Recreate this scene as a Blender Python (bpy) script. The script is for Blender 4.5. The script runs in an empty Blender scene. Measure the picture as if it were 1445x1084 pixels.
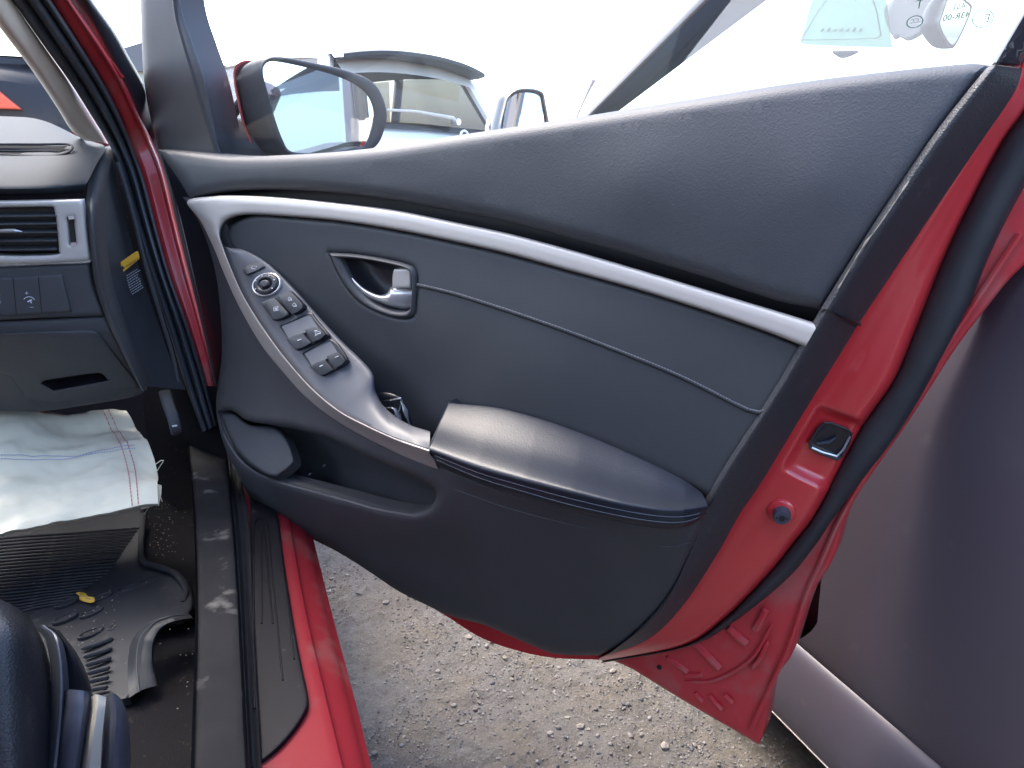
import bpy, bmesh, math, random
import numpy as np
from mathutils import Vector, Matrix
from mathutils.geometry import delaunay_2d_cdt

random.seed(7); rng = np.random.default_rng(7)
S = bpy.context.scene
COL = S.collection

# ------------------------------------------------------------------ camera, sky, sun, exposure
FOC, CX, CY = 1071.0, 722.5, 542.0
PITCH, YAW = math.radians(17.95), math.radians(20.8)
CAM = np.array([0.0, 0.0, 0.97])
FW = np.array([math.sin(YAW)*math.cos(PITCH), math.cos(YAW)*math.cos(PITCH), -math.sin(PITCH)])
RT = np.array([math.cos(YAW), -math.sin(YAW), 0.0])
UP = np.cross(RT, FW)
cam_d = bpy.data.cameras.new('camera'); cam = bpy.data.objects.new('camera', cam_d); COL.objects.link(cam)
cam_d.sensor_width = 36; cam_d.lens = FOC/1445*36; cam_d.clip_start = 0.02; cam_d.clip_end = 2000
R3 = Matrix((RT, UP, -FW)).transposed()
cam.matrix_world = Matrix.Translation(CAM) @ R3.to_4x4()
S.camera = cam

SUN_AZ, SUN_EL = math.radians(-30), math.radians(56)      # azimuth measured from the car's forward (+Y) towards the right
W = bpy.data.worlds.new('World'); S.world = W; W.use_nodes = True
wn = W.node_tree.nodes; wl = W.node_tree.links
bg = wn['Background']; sky = wn.new('ShaderNodeTexSky'); sky.sky_type = 'NISHITA'; sky.sun_disc = False
sky.sun_elevation = SUN_EL; sky.sun_rotation = SUN_AZ
sky.air_density = 0.9; sky.dust_density = 3.0; sky.ozone_density = 1.0
wl.new(sky.outputs[0], bg.inputs[0]); bg.inputs[1].default_value = 0.15
sd = bpy.data.lights.new('sun', 'SUN'); sd.energy = 0.5; sd.angle = math.radians(25); sd.color = (1, 0.94, 0.84)
sun = bpy.data.objects.new('sun', sd); COL.objects.link(sun)
sdir = Vector((math.sin(SUN_AZ)*math.cos(SUN_EL), math.cos(SUN_AZ)*math.cos(SUN_EL), math.sin(SUN_EL)))
sun.rotation_euler = sdir.to_track_quat('Z', 'Y').to_euler(); sun.location = (-6, 0, 8)
S.view_settings.view_transform = 'Standard'; S.view_settings.look = 'None'
S.view_settings.exposure = 3.0; S.view_settings.gamma = 1; S.view_settings.use_curve_mapping = False
S.render.engine = 'CYCLES'; S.cycles.use_denoising = True; S.cycles.max_bounces = 10
S.cycles.transparent_max_bounces = 16; S.cycles.caustics_reflective = False; S.cycles.caustics_refractive = False

# ------------------------------------------------------------------ measured-photo helpers: points become metres on real planes
def ray(x, y): return FW + RT*(x-CX)/FOC - UP*(y-CY)/FOC
HNG = np.array([-0.078, 1.429, 0.0]); DA = math.radians(35.9)          # the open door's inner plane
DU = np.array([math.sin(DA), -math.cos(DA), 0.0]); DN = np.array([-math.cos(DA), -math.sin(DA), 0.0]); ZV = np.array([0, 0, 1.0])
def Pd(x, y, n=0.0):
    r = ray(x, y); return CAM + r*(((HNG-CAM)@DN + n)/(r@DN))
def Py(x, y, Y): r = ray(x, y); return CAM + r*(Y/r[1])
def Px(x, y, X): r = ray(x, y); return CAM + r*(X/r[0])
def Pz(x, y, Z): r = ray(x, y); return CAM + r*((Z-CAM[2])/r[2])

def cr(pts, N):
    """index-parametrised Catmull-Rom through the control points (any dimension)"""
    p = np.array(pts, float); k = len(p)
    if k == 2: t = np.linspace(0, 1, N)[:, None]; return p[0]*(1-t)+p[1]*t
    e = np.vstack([2*p[0]-p[1], p, 2*p[-1]-p[-2]])
    t = np.linspace(0, k-1-1e-9, N); i = t.astype(int); f = (t-i)[:, None]
    a, b, c, d = e[i], e[i+1], e[i+2], e[i+3]
    return .5*((2*b)+(c-a)*f+(2*a-5*b+4*c-d)*f**2+(3*b-a-3*c+d)*f**3)
def lin(vals, N): return np.interp(np.linspace(0, 1, N), np.linspace(0, 1, len(vals)), vals)
def cen(pts, N):
    """centripetal spline by chord length, evenly resampled"""
    q = cr(pts, max(4*len(pts)*4, 200)); d = np.r_[0, np.cumsum(np.linalg.norm(np.diff(q, axis=0), axis=1))]
    s = np.linspace(0, d[-1], N); return np.stack([np.interp(s, d, q[:, j]) for j in range(q.shape[1])], 1)
def outline(pts, step=6.0):
    """closed outline; a third value on a point marks a sharp corner"""
    c = [i for i, p in enumerate(pts) if len(p) > 2]
    xy = [np.array(p[:2], float) for p in pts]; n = len(xy); out = []
    if not c:
        q = cr(xy[-2:]+xy+xy[:3], (n+4)*12+1)[24:24+n*12+1]
        d = np.r_[0, np.cumsum(np.linalg.norm(np.diff(q, axis=0), axis=1))]; m = max(8, int(d[-1]/step))
        s = np.linspace(0, d[-1], m, endpoint=False)
        return np.stack([np.interp(s, d, q[:, 0]), np.interp(s, d, q[:, 1])], 1)
    for a, b in zip(c, c[1:]+[c[0]+n]):
        seg = [xy[i % n] for i in range(a, b+1)]
        L = sum(np.linalg.norm(seg[i+1]-seg[i]) for i in range(len(seg)-1))
        out.append(cen(seg, max(2, int(L/step)+1))[:-1])
    return np.vstack(out)
def inside(P, poly):
    x, y = P[:, 0][:, None], P[:, 1][:, None]; a = poly; b = np.roll(poly, -1, 0)
    c = ((a[:, 1] > y) != (b[:, 1] > y)) & (x < (b[:, 0]-a[:, 0])*(y-a[:, 1])/(b[:, 1]-a[:, 1]+1e-12)+a[:, 0])
    return c.sum(1) % 2 == 1
def edgedist(P, poly):
    a = poly; b = np.roll(poly, -1, 0); d = np.full(len(P), 1e9)
    for i in range(len(a)):
        ab = b[i]-a[i]; t = np.clip(((P-a[i])@ab)/(ab@ab+1e-12), 0, 1)
        d = np.minimum(d, np.linalg.norm(P-(a[i]+t[:, None]*ab), axis=1))
    return d
def field(ctrl, reg=.05):
    """smooth depth field through (x, y, n) control points"""
    c = np.array(ctrl, float)
    if len(c) == 1: return lambda P: np.full(len(P), c[0, 2])
    X = c[:, :2]/100; m = len(X)
    K = np.linalg.norm(X[:, None]-X[None], axis=2); K = K*K*np.log(K+1e-9)
    A = np.zeros((m+3, m+3)); A[:m, :m] = K+np.eye(m)*reg; A[:m, m] = 1; A[:m, m+1:] = X; A[m, :m] = 1; A[m+1:, :m] = X.T
    if m < 4:
        return lambda P: np.full(len(P), c[:, 2].mean())
    w = np.linalg.lstsq(A, np.r_[c[:, 2], 0, 0, 0], rcond=None)[0]
    def f(P):
        k = np.linalg.norm(P[:, None]/100-X[None], axis=2)
        return (k*k*np.log(k+1e-9))@w[:m]+w[m]+(P/100)@w[m+1:]
    return f

# ------------------------------------------------------------------ object helpers
ORG = {}
def root(name, loc, label, cat, group=None, kind=None):
    o = bpy.data.objects.new(name, None); COL.objects.link(o); o.location = loc; ORG[o] = np.array(loc, float)
    tag(o, label, cat, group, kind); return o
def tag(o, label=None, cat=None, group=None, kind=None):
    for k, v in (('label', label), ('category', cat), ('group', group), ('kind', kind)):
        if v: o[k] = v
class MB:
    def __init__(s): s.v = []; s.f = []; s.n = 0
    def add(s, V, F):
        V = np.asarray(V, float); s.v.append(V); s.f += [tuple(int(i)+s.n for i in f) for f in F]; s.n += len(V)
    def grid(s, G, closed_u=False, closed_v=False):
        G = np.asarray(G); a, b = G.shape[:2]; F = []
        for i in range(a if closed_u else a-1):
            for j in range(b if closed_v else b-1):
                i2, j2 = (i+1) % a, (j+1) % b
                F.append((i*b+j, i2*b+j, i2*b+j2, i*b+j2))
        s.add(G.reshape(-1, 3), F)
    def box(s, c, size, ax=None):
        c = np.array(c, float); h = np.array(size)/2; A = np.eye(3) if ax is None else np.array(ax)
        V = [c+(A.T@(h*np.array(k))) for k in [(-1,-1,-1),(1,-1,-1),(1,1,-1),(-1,1,-1),(-1,-1,1),(1,-1,1),(1,1,1),(-1,1,1)]]
        s.add(V, [(0,3,2,1),(4,5,6,7),(0,1,5,4),(1,2,6,5),(2,3,7,6),(3,0,4,7)])
    def tube(s, path, r, k=8, cap=True, flat=None):
        P = np.asarray(path, float); n = len(P); r = np.full(n, r) if np.isscalar(r) else np.asarray(r)
        T = np.gradient(P, axis=0); T /= np.linalg.norm(T, axis=1)[:, None]+1e-12
        ref = np.array([0, 0, 1.0]) if abs(T[0][2]) < .9 else np.array([1.0, 0, 0])
        G = []; a = np.cross(T[0], ref); a /= np.linalg.norm(a)
        for i in range(n):
            a = a-T[i]*(a@T[i]); a /= np.linalg.norm(a)+1e-12; b = np.cross(T[i], a)
            fa = 1.0 if flat is None else flat
            G.append([P[i]+r[i]*(math.cos(q)*a+fa*math.sin(q)*b) for q in np.linspace(0, 2*math.pi, k, endpoint=False)])
        base = s.n; s.grid(np.array(G), closed_v=True)
        if cap: s.f += [tuple(base+j for j in range(k))[::-1], tuple(base+(n-1)*k+j for j in range(k))]
    def prism(s, loop, d):
        """closed loop (k,3) extruded along vector d, both ends capped"""
        L = np.asarray(loop, float); k = len(L); V = np.vstack([L, L+d])
        s.add(V, [tuple(range(k))[::-1], tuple(range(k, 2*k))]+[(i, (i+1) % k, k+(i+1) % k, k+i) for i in range(k)])
    def build(s, name, mat, parent=None, smooth=True, ang=35, bevel=0, merge=True):
        V = np.vstack(s.v); o0 = V.mean(0) if parent is None else V.mean(0)
        me = bpy.data.meshes.new(name); me.from_pydata((V-o0).tolist(), [], s.f)
        bm = bmesh.new(); bm.from_mesh(me)
        if merge: bmesh.ops.remove_doubles(bm, verts=bm.verts, dist=1e-5)
        bmesh.ops.recalc_face_normals(bm, faces=bm.faces); bm.to_mesh(me); bm.free()
        if smooth:
            me.polygons.foreach_set('use_smooth', [True]*len(me.polygons)); me.set_sharp_from_angle(angle=math.radians(ang))
        o = bpy.data.objects.new(name, me); COL.objects.link(o); me.materials.append(mat)
        o.location = o0; ORG[o] = o0
        if parent is not None: o.parent = parent; o.location = o0-ORG[parent]
        if bevel:
            b = o.modifiers.new('edge', 'BEVEL'); b.width = bevel; b.segments = 2; b.limit_method = 'ANGLE'; b.angle_limit = math.radians(40)
        return o
def sheet(mb, out, ctrl, P=Pd, holes=(), spacing=11, roll=None, back=None, step=6, nf=None):
    """a curved panel: outline (with holes) in photo points, depth field from ctrl, edges rolled back by roll=(px, metres)"""
    out = outline(out, step) if isinstance(out, list) else out
    holes = [outline(h, 4) if isinstance(h, list) else h for h in holes]
    fn = nf or field(ctrl); loops = [out]+holes
    lo, hi = out.min(0), out.max(0)
    gx, gy = np.meshgrid(np.arange(lo[0], hi[0], spacing), np.arange(lo[1], hi[1], spacing)); G = np.stack([gx.ravel(), gy.ravel()], 1).astype(float)
    G += (rng.random(G.shape)-.5)*spacing*.2
    def ok(Q, m):
        k = inside(Q, out)
        for h in holes: k &= ~inside(Q, h)
        Q = Q[k]; d = np.min([edgedist(Q, l) for l in loops], axis=0) if len(Q) else np.zeros(0)
        return Q[d > m]
    R = roll[0] if roll else 0
    extra = []
    if roll:
        for l in loops:
            t = np.roll(l, -1, 0)-np.roll(l, 1, 0); nn = np.stack([-t[:, 1], t[:, 0]], 1); nn /= np.linalg.norm(nn, axis=1)[:, None]+1e-9
            for q in (.12, .35, .65, 1.0):
                for sg in (1, -1): extra.append(ok(l+nn*sg*R*q, R*q*.93))
    I = ok(G, max(spacing*.45, R*1.05 if roll else 0))
    pts = [l for l in loops]; edges = []; n0 = 0
    for l in loops:
        k = len(l); edges += [(n0+i, n0+(i+1) % k) for i in range(k)]; n0 += k
    A = np.vstack(pts+[e for e in extra if len(e)]+([I] if len(I) else []))
    r = delaunay_2d_cdt([Vector(a) for a in A], edges, [], 0, 1e-4)
    V = np.array([list(v) for v in r[0]]); F = np.array([f for f in r[2] if len(f) == 3])
    C = V[F].mean(1); keep = inside(C, out)
    for h in holes: keep &= ~inside(C, h)
    F = F[keep]
    def depth(Q):
        n = fn(Q)
        if roll:
            d = np.min([edgedist(Q, l) for l in loops], axis=0); q = np.clip(1-d/R, 0, 1)
            n = n-roll[1]*(1-np.sqrt(np.clip(1-q*q, 0, 1)))
        return n
    N = depth(V); V3 = np.array([P(a[0], a[1], b) for a, b in zip(V, N)]); mb.add(V3, F)
    L3 = []
    for l in loops:
        N = depth(l); L = np.array([P(a[0], a[1], b) for a, b in zip(l, N)]); L3.append(L)
        if back is not None: mb.grid(np.stack([L, L+np.asarray(back)], 0), closed_v=True)
    return L3
def loft(mb, rails, M=4, smooth=True, closed_u=False):
    """surface through rails (each (N,3) world points); smooth = spline across rails"""
    A = np.array(rails)
    if smooth:
        k = len(A); A = np.stack([cr(A[:, i], (k-1)*M+1) for i in range(A.shape[1])], 1)
    mb.grid(A, closed_v=closed_u)
def rd(pts, n, N=60):
    q = cr(pts, N); m = lin(n, N) if not np.isscalar(n) else np.full(N, n)
    return np.array([Pd(a[0], a[1], b) for a, b in zip(q, m)])
def ry(pts, Y, N=50):
    q = cr(pts, N); m = cr([[v] for v in Y], N)[:, 0] if not np.isscalar(Y) else np.full(N, Y)
    return np.array([Py(a[0], a[1], b) for a, b in zip(q, m)])
def rz(pts, Z, N=50):
    q = cr(pts, N); m = lin(Z, N) if not np.isscalar(Z) else np.full(N, Z)
    return np.array([Pz(a[0], a[1], b) for a, b in zip(q, m)])
def text(name, body, mat, parent, o, ex, ey, h, mirror=False):
    """flat print: origin o, unit directions ex, ey, letter height h"""
    cu = bpy.data.curves.new(name, 'FONT'); cu.body = body; cu.size = 1.0; cu.fill_mode = 'FRONT'; cu.resolution_u = 3
    t = bpy.data.objects.new(name, cu); dg = bpy.context.evaluated_depsgraph_get()
    me = bpy.data.meshes.new_from_object(t); bpy.data.objects.remove(t)
    ex = np.array(ex)/np.linalg.norm(ex); ey = np.array(ey)/np.linalg.norm(ey); k = h/.7
    V = np.array([v.co[:] for v in me.vertices])
    if mirror: V[:, 0] = V[:, 0].max()-V[:, 0]
    Wd = np.array(o)+V[:, :1]*k*ex+V[:, 1:2]*k*ey
    mb = MB(); mb.add(Wd, [tuple(p.vertices) for p in me.polygons]); bpy.data.meshes.remove(me)
    return mb.build(name, mat, parent, smooth=False)

# ------------------------------------------------------------------ materials
def mat(name, col, rough=.5, metal=0, spec=.5, coat=0, bump=None, vary=None, dust=None, sheen=0):
    """bump=(scale, strength, kind); vary=(scale, colour, amount); dust=(scale, colour, threshold)"""
    m = bpy.data.materials.new(name); m.use_nodes = True; nt = m.node_tree; b = nt.nodes['Principled BSDF']
    b.inputs['Base Color'].default_value = (*col, 1); b.inputs['Roughness'].default_value = rough; b.inputs['Metallic'].default_value = metal
    b.inputs['Specular IOR Level'].default_value = spec; b.inputs['Coat Weight'].default_value = coat; b.inputs['Coat Roughness'].default_value = .06
    if sheen: b.inputs['Sheen Weight'].default_value = sheen
    tc = nt.nodes.new('ShaderNodeTexCoord'); cur = None
    def noise(sc, det=4):
        t = nt.nodes.new('ShaderNodeTexNoise'); t.inputs['Scale'].default_value = sc; t.inputs['Detail'].default_value = det
        nt.links.new(tc.outputs['Object'], t.inputs['Vector']); return t
    for spec_, lo in ((vary, .35), (dust, None)):
        if not spec_: continue
        t = noise(spec_[0], 6); rp = nt.nodes.new('ShaderNodeMapRange')
        a, c2 = (.38, .62) if lo else (spec_[2], spec_[2]+.16)
        rp.inputs[1].default_value = a; rp.inputs[2].default_value = c2; rp.inputs[4].default_value = spec_[2] if lo else .8
        nt.links.new(t.outputs[0], rp.inputs[0])
        mx = nt.nodes.new('ShaderNodeMix'); mx.data_type = 'RGBA'; mx.inputs[6].default_value = (*col, 1); mx.inputs[7].default_value = (*spec_[1], 1)
        if cur: nt.links.new(cur, mx.inputs[6])
        nt.links.new(rp.outputs[0], mx.inputs[0]); cur = mx.outputs[2]
    if cur: nt.links.new(cur, b.inputs['Base Color'])
    if bump:
        if bump[2] == 'leather':
            t = nt.nodes.new('ShaderNodeTexVoronoi'); t.inputs['Scale'].default_value = bump[0]; t.feature = 'SMOOTH_F1'; t.inputs['Smoothness'].default_value = .6
            w = noise(bump[0]*.25, 3); wa = nt.nodes.new('ShaderNodeVectorMath'); wa.operation = 'MULTIPLY_ADD'; wa.inputs[1].default_value = (.004,)*3
            nt.links.new(w.outputs['Color'], wa.inputs[0]); nt.links.new(tc.outputs['Object'], wa.inputs[2]); nt.links.new(wa.outputs[0], t.inputs['Vector'])
        else: t = noise(bump[0], 5)
        bp = nt.nodes.new('ShaderNodeBump'); bp.inputs['Strength'].default_value = bump[1]; bp.inputs['Distance'].default_value = .0006
        nt.links.new(t.outputs[0], bp.inputs['Height']); nt.links.new(bp.outputs[0], b.inputs['Normal'])
    return m
def glass(name, tint, refl=1.0, rough=0.0, haze=0.0):
    m = bpy.data.materials.new(name); m.use_nodes = True; nt = m.node_tree; nt.nodes.remove(nt.nodes['Principled BSDF'])
    out = nt.nodes['Material Output']; tr = nt.nodes.new('ShaderNodeBsdfTransparent'); gl = nt.nodes.new('ShaderNodeBsdfGlossy')
    tr.inputs[0].default_value = (*tint, 1); gl.inputs['Roughness'].default_value = rough
    lw = nt.nodes.new('ShaderNodeLayerWeight'); lw.inputs[0].default_value = .5
    pw = nt.nodes.new('ShaderNodeMath'); pw.operation = 'POWER'; pw.inputs[1].default_value = 5; nt.links.new(lw.outputs['Facing'], pw.inputs[0])
    mu = nt.nodes.new('ShaderNodeMath'); mu.operation = 'MULTIPLY_ADD'; mu.inputs[1].default_value = .9*refl; mu.inputs[2].default_value = .05*refl; nt.links.new(pw.outputs[0], mu.inputs[0])
    mx = nt.nodes.new('ShaderNodeMixShader'); nt.links.new(mu.outputs[0], mx.inputs[0])
    nt.links.new(tr.outputs[0], mx.inputs[1]); nt.links.new(gl.outputs[0], mx.inputs[2]); last = mx
    if haze:      # a film of dust on the pane
        du = nt.nodes.new('ShaderNodeBsdfTranslucent'); du.inputs[0].default_value = (.9, .9, .9, 1)
        m2 = nt.nodes.new('ShaderNodeMixShader'); m2.inputs[0].default_value = haze; nt.links.new(mx.outputs[0], m2.inputs[1]); nt.links.new(du.outputs[0], m2.inputs[2]); last = m2
    nt.links.new(last.outputs[0], out.inputs[0])
    return m
GREY = (.16, .15, .14)
M = dict(
    pad=mat('soft black leatherette', (.058, .062, .070), .58, bump=(560, .35, 'leather'), vary=(9, (.070, .073, .080), .7)),
    insert=mat('smooth black vinyl', (.052, .055, .061), .54, bump=(900, .2, 'leather'), vary=(7, (.060, .063, .069), .8)),
    hard=mat('grained black plastic', (.050, .051, .055), .57, bump=(1300, .4, 'noise'), vary=(12, (.058, .060, .066), .7)),
    border=mat('coarse grained black plastic', (.036, .037, .042), .50, bump=(700, .9, 'leather'), dust=(60, (.10, .10, .10), .66)),
    pod=mat('satin graphite plastic', (.088, .091, .102), .44, bump=(1500, .2, 'noise')),
    button=mat('black switch plastic', (.016, .017, .022), .42, bump=(1500, .2, 'noise')),
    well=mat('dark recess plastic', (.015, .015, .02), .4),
    arm=mat('black leather', (.022, .026, .036), .40, spec=.34, bump=(520, .2, 'leather'), dust=(30, (.06, .062, .07), .70)),
    litwear=mat('pale worn and lit plastic edge', (.30, .26, .21), .7, bump=(500, .6, 'noise')),
    thread=mat('grey thread', (.16, .17, .19), .7),
    silver=mat('satin silver plastic', (.54, .505, .465), .43, .22, bump=(2500, .06, 'noise')),
    chrome=mat('satin chrome', (.72, .72, .73), .28, .7),
    red=mat('red car paint', (.62, .038, .044), .30, 0, .5, .8, vary=(5, (.58, .034, .040), .6)),
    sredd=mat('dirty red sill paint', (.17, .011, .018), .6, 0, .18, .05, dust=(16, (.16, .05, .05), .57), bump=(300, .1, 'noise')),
    redd=mat('dusty red car paint', (.52, .040, .048), .42, 0, .4, .35, dust=(14, (.42, .12, .11), .52), bump=(300, .1, 'noise')),
    rubber=mat('black rubber', (.024, .026, .031), .58, bump=(900, .3, 'noise'), vary=(20, (.038, .039, .044), .6)),
    rubber_veil=mat('veil lightened seal rubber', (.062, .070, .084), .6, bump=(900, .3, 'noise')), dash=mat('dark soft dashboard skin', (.026, .030, .037), .72, spec=.22, bump=(700, .4, 'leather')),  # seal rubber is lightened; the pale veil of haze is in its colour
    sillr=mat('dusty dark sill plastic', (.009, .0095, .012), .7, spec=.1, bump=(900, .4, 'noise'), vary=(18, (.014, .014, .017), .8), dust=(24, (.15, .145, .135), .62)),
    scuff=mat('scuffed black plastic', (.007, .007, .010), .5, spec=.14, bump=(1200, .3, 'noise'), dust=(50, (.09, .09, .1), .66)),
    beige=mat('beige pillar trim', (.82, .70, .58), .65, bump=(800, .2, 'noise')),
    carpet=mat('black carpet', (.012, .011, .012), .95, spec=.1, bump=(500, 1, 'noise'), dust=(90, (.10, .08, .06), .64)),
    mat=mat('black rubber mat', (.022, .022, .025), .55, bump=(800, .4, 'noise'), dust=(40, (.08, .07, .06), .60)),
    seat=mat('black seat leather', (.016, .017, .021), .38, bump=(500, .4, 'leather')),
    seatg=mat('blue grey seat plastic', (.060, .068, .09), .42, bump=(900, .2, 'noise')),
    lit_trim=mat('sunlit pale trim', (.42, .40, .34), .5),
    warn=mat('yellow label', (.80, .42, .02), .5), print=mat('white print', (.62, .64, .68), .6), blk=mat('black print', (.01, .01, .01), .6),
    fprint=mat('faint grey print', (.30, .32, .36), .6), house=mat('dark mirror housing', (.055, .062, .075), .5), faint=mat('faint green print', (.16, .24, .20), .6),
    grey=mat('dark grey metallic paint', (.066, .059, .075), .52, .12, .4, .15, bump=(9000, .03, 'noise'), dust=(26, (.092, .086, .098), .64)),
    greyt=mat('dull grey trim', (.58, .53, .48), .6),
    white=mat('white car paint', (.86, .85, .82), .3, 0, .5, .7),
    dark=mat('dark tinted glass', (.02, .022, .025), .06, 0, .6), tyre=mat('tyre rubber', (.018, .018, .018), .8, bump=(200, .5, 'noise')),
    alloy=mat('alloy wheel', (.5, .5, .5), .35, .9), lamp=mat('red lamp plastic', (.55, .03, .015), .25, 0, .5, .6), orange=mat('orange red lamp plastic', (.85, .12, .05), .3, 0, .5, .4),
    mirror=mat('mirror', (.92, .93, .94), .015, 1), leaf=mat('yellow leaf', (.70, .42, .05), .6), darkp=mat('black car paint', (.018, .020, .026), .5, 0, .3, .08),
    gloss=mat('gloss black trim', (.02, .02, .026), .10, 0, .6, .6), head=mat('pale headlining', (.46, .44, .41), .9),
    greypil=mat('grey pillar trim', (.12, .16, .22), .75), stem=mat('straw', (.30, .26, .19), .8),
    glass=glass('clear glass', (.93, .96, .95)), dusty=glass('dusty glass', (.95, .97, .96), .3, 0, .03), tint=glass('faintly tinted glass', (.82, .90, .90)), privacy=glass('grey tinted glass', (.30, .31, .31), .8, 0, .05),
    plast=mat('silvery crumpled plastic', (.34, .33, .33), .22, .3, .8), sticker=glass('pale green film', (.31, .39, .355), .5, .2, .04),
    green=mat('bramble leaf', (.09, .12, .04), .6), wood=mat('brown stem', (.10, .07, .04), .9), brick=mat('pale render', (.50, .47, .40), .9), tile=mat('grey roof tile', (.16, .15, .15), .8),
)

# ------------------------------------------------------------------ the ground
def ground():
    xs = np.unique(np.r_[-400, -120, -40, -12, -5, -2.2, np.arange(-.3, 1.5, .009), 1.7, 2.2, 4, 8, 16, 40, 120, 400])
    ys = np.unique(np.r_[-400, -120, -40, -12, -5, -2, -.6, np.arange(.2, 2.0, .009), 2.3, 3, 5, 8, 14, 30, 80, 200, 400])
    X, Y = np.meshgrid(xs, ys, indexing='ij'); Z = np.zeros_like(X)
    from mathutils import noise as mn
    k = (X > -.31) & (X < 1.51) & (Y > .19) & (Y < 2.01)
    for i, j in zip(*np.nonzero(k)):
        p = Vector((X[i, j], Y[i, j], 0)); Z[i, j] = .022*mn.noise(p*2.3)+.010*mn.noise(p*9)+.005*mn.noise(p*38)+.003*mn.noise(p*90)
    mb = MB(); mb.grid(np.stack([X, Y, Z], 2))
    m = bpy.data.materials.new('stony dirt'); m.use_nodes = True; nt = m.node_tree; b = nt.nodes['Principled BSDF']; b.inputs['Roughness'].default_value = .95
    tc = nt.nodes.new('ShaderNodeTexCoord')
    def N(sc, d=6, r=.6):
        t = nt.nodes.new('ShaderNodeTexNoise'); t.inputs['Scale'].default_value = sc; t.inputs['Detail'].default_value = d; t.inputs['Roughness'].default_value = r
        nt.links.new(tc.outputs['Object'], t.inputs['Vector']); return t
    def mix(fac, a, c, lo, hi):
        r = nt.nodes.new('ShaderNodeMapRange'); r.inputs[1].default_value = lo; r.inputs[2].default_value = hi; nt.links.new(fac, r.inputs[0])
        x = nt.nodes.new('ShaderNodeMix'); x.data_type = 'RGBA'; nt.links.new(r.outputs[0], x.inputs[0])
        for s_, v in ((6, a), (7, c)):
            if isinstance(v, tuple): x.inputs[s_].default_value = (*v, 1)
            else: nt.links.new(v, x.inputs[s_])
        return x.outputs[2]
    c = mix(N(5).outputs[0], (.128, .113, .094), (.130, .124, .117), .40, .56)
    c = mix(N(60, 5, .7).outputs[0], (.085, .078, .070), c, .34, .52)
    c = mix(N(240, 3).outputs[0], c, (.26, .25, .24), .62, .74)
    nt.links.new(c, b.inputs['Base Color'])
    bp = nt.nodes.new('ShaderNodeBump'); bp.inputs['Strength'].default_value = .9; bp.inputs['Distance'].default_value = .004
    nt.links.new(N(170, 6, .7).outputs[0], bp.inputs['Height']); nt.links.new(bp.outputs[0], b.inputs['Normal'])
    g = mb.build('ground', m, merge=False, ang=80); tag(g, 'grey brown stony dirt of the parking yard under the cars', 'ground', kind='structure')
    bpy.context.view_layer.update()
    return mn
mn = ground()
def gz(x, y):
    p = Vector((x, y, 0)); return .022*mn.noise(p*2.3)+.010*mn.noise(p*9)+.005*mn.noise(p*38)+.003*mn.noise(p*90)

def stone_shapes(k):
    out = []
    for i in range(k):
        bm = bmesh.new(); bmesh.ops.create_icosphere(bm, subdivisions=1, radius=1)
        r = random.Random(i)
        for v in bm.verts: v.co *= .72+.5*r.random()
        s = (1, .6+.35*r.random(), .4+.3*r.random())
        for v in bm.verts: v.co = Vector((v.co.x*s[0], v.co.y*s[1], v.co.z*s[2]))
        bm.verts.index_update(); out.append((np.array([v.co[:] for v in bm.verts]), [tuple(v.index for v in f.verts) for f in bm.faces])); bm.free()
    return out
SH = stone_shapes(14)
def gravel():
    m = bpy.data.materials.new('mixed gravel'); m.use_nodes = True; nt = m.node_tree; b = nt.nodes['Principled BSDF']; b.inputs['Roughness'].default_value = .8
    ge = nt.nodes.new('ShaderNodeNewGeometry'); cr_ = nt.nodes.new('ShaderNodeValToRGB'); e = cr_.color_ramp.elements
    e[0].color = (.075, .075, .085, 1); e[1].color = (.25, .24, .23, 1); e[1].position = 1
    for p_, c_ in ((.35, (.14, .14, .15, 1)), (.6, (.19, .165, .14, 1)), (.85, (.22, .21, .20, 1))):
        q = e.new(p_); q.color = c_
    nt.links.new(ge.outputs['Random Per Island'], cr_.inputs[0]); nt.links.new(cr_.outputs[0], b.inputs['Base Color'])
    V, F, n0 = [], [], 0; made = 0
    while made < 24000:
        x, y = rng.uniform(-.1, 1.05), rng.uniform(.35, 1.75)
        dn_ = mn.noise(Vector((x*4+9, y*4, 3)))+.6*mn.noise(Vector((x*13, y*13, 8)))
        if dn_ < rng.uniform(-.6, .55): continue
        s = .0012+.0022*rng.random()**2 if rng.random() < .965 else .003+.0035*rng.random()**2
        v, f = SH[rng.integers(14)]; a = rng.uniform(0, 6.28); c_, s_ = math.cos(a), math.sin(a)
        R = np.array([[c_, -s_, 0], [s_, c_, 0], [0, 0, 1]])
        V.append(v@R.T*s+np.array([x, y, gz(x, y)+s*.25])); F += [tuple(i+n0 for i in q) for q in f]; n0 += len(v); made += 1
    me = bpy.data.meshes.new('gravel'); me.from_pydata(np.vstack(V).tolist(), [], F); me.materials.append(m)
    o = bpy.data.objects.new('gravel', me); COL.objects.link(o)
    tag(o, 'loose grey and tan gravel strewn over the dirt between the cars', 'gravel', kind='stuff')
gravel()
mst = mat('pale tan stone', (.23, .21, .185), .85, bump=(300, .5, 'noise'), vary=(120, (.30, .275, .24), .8))
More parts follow.
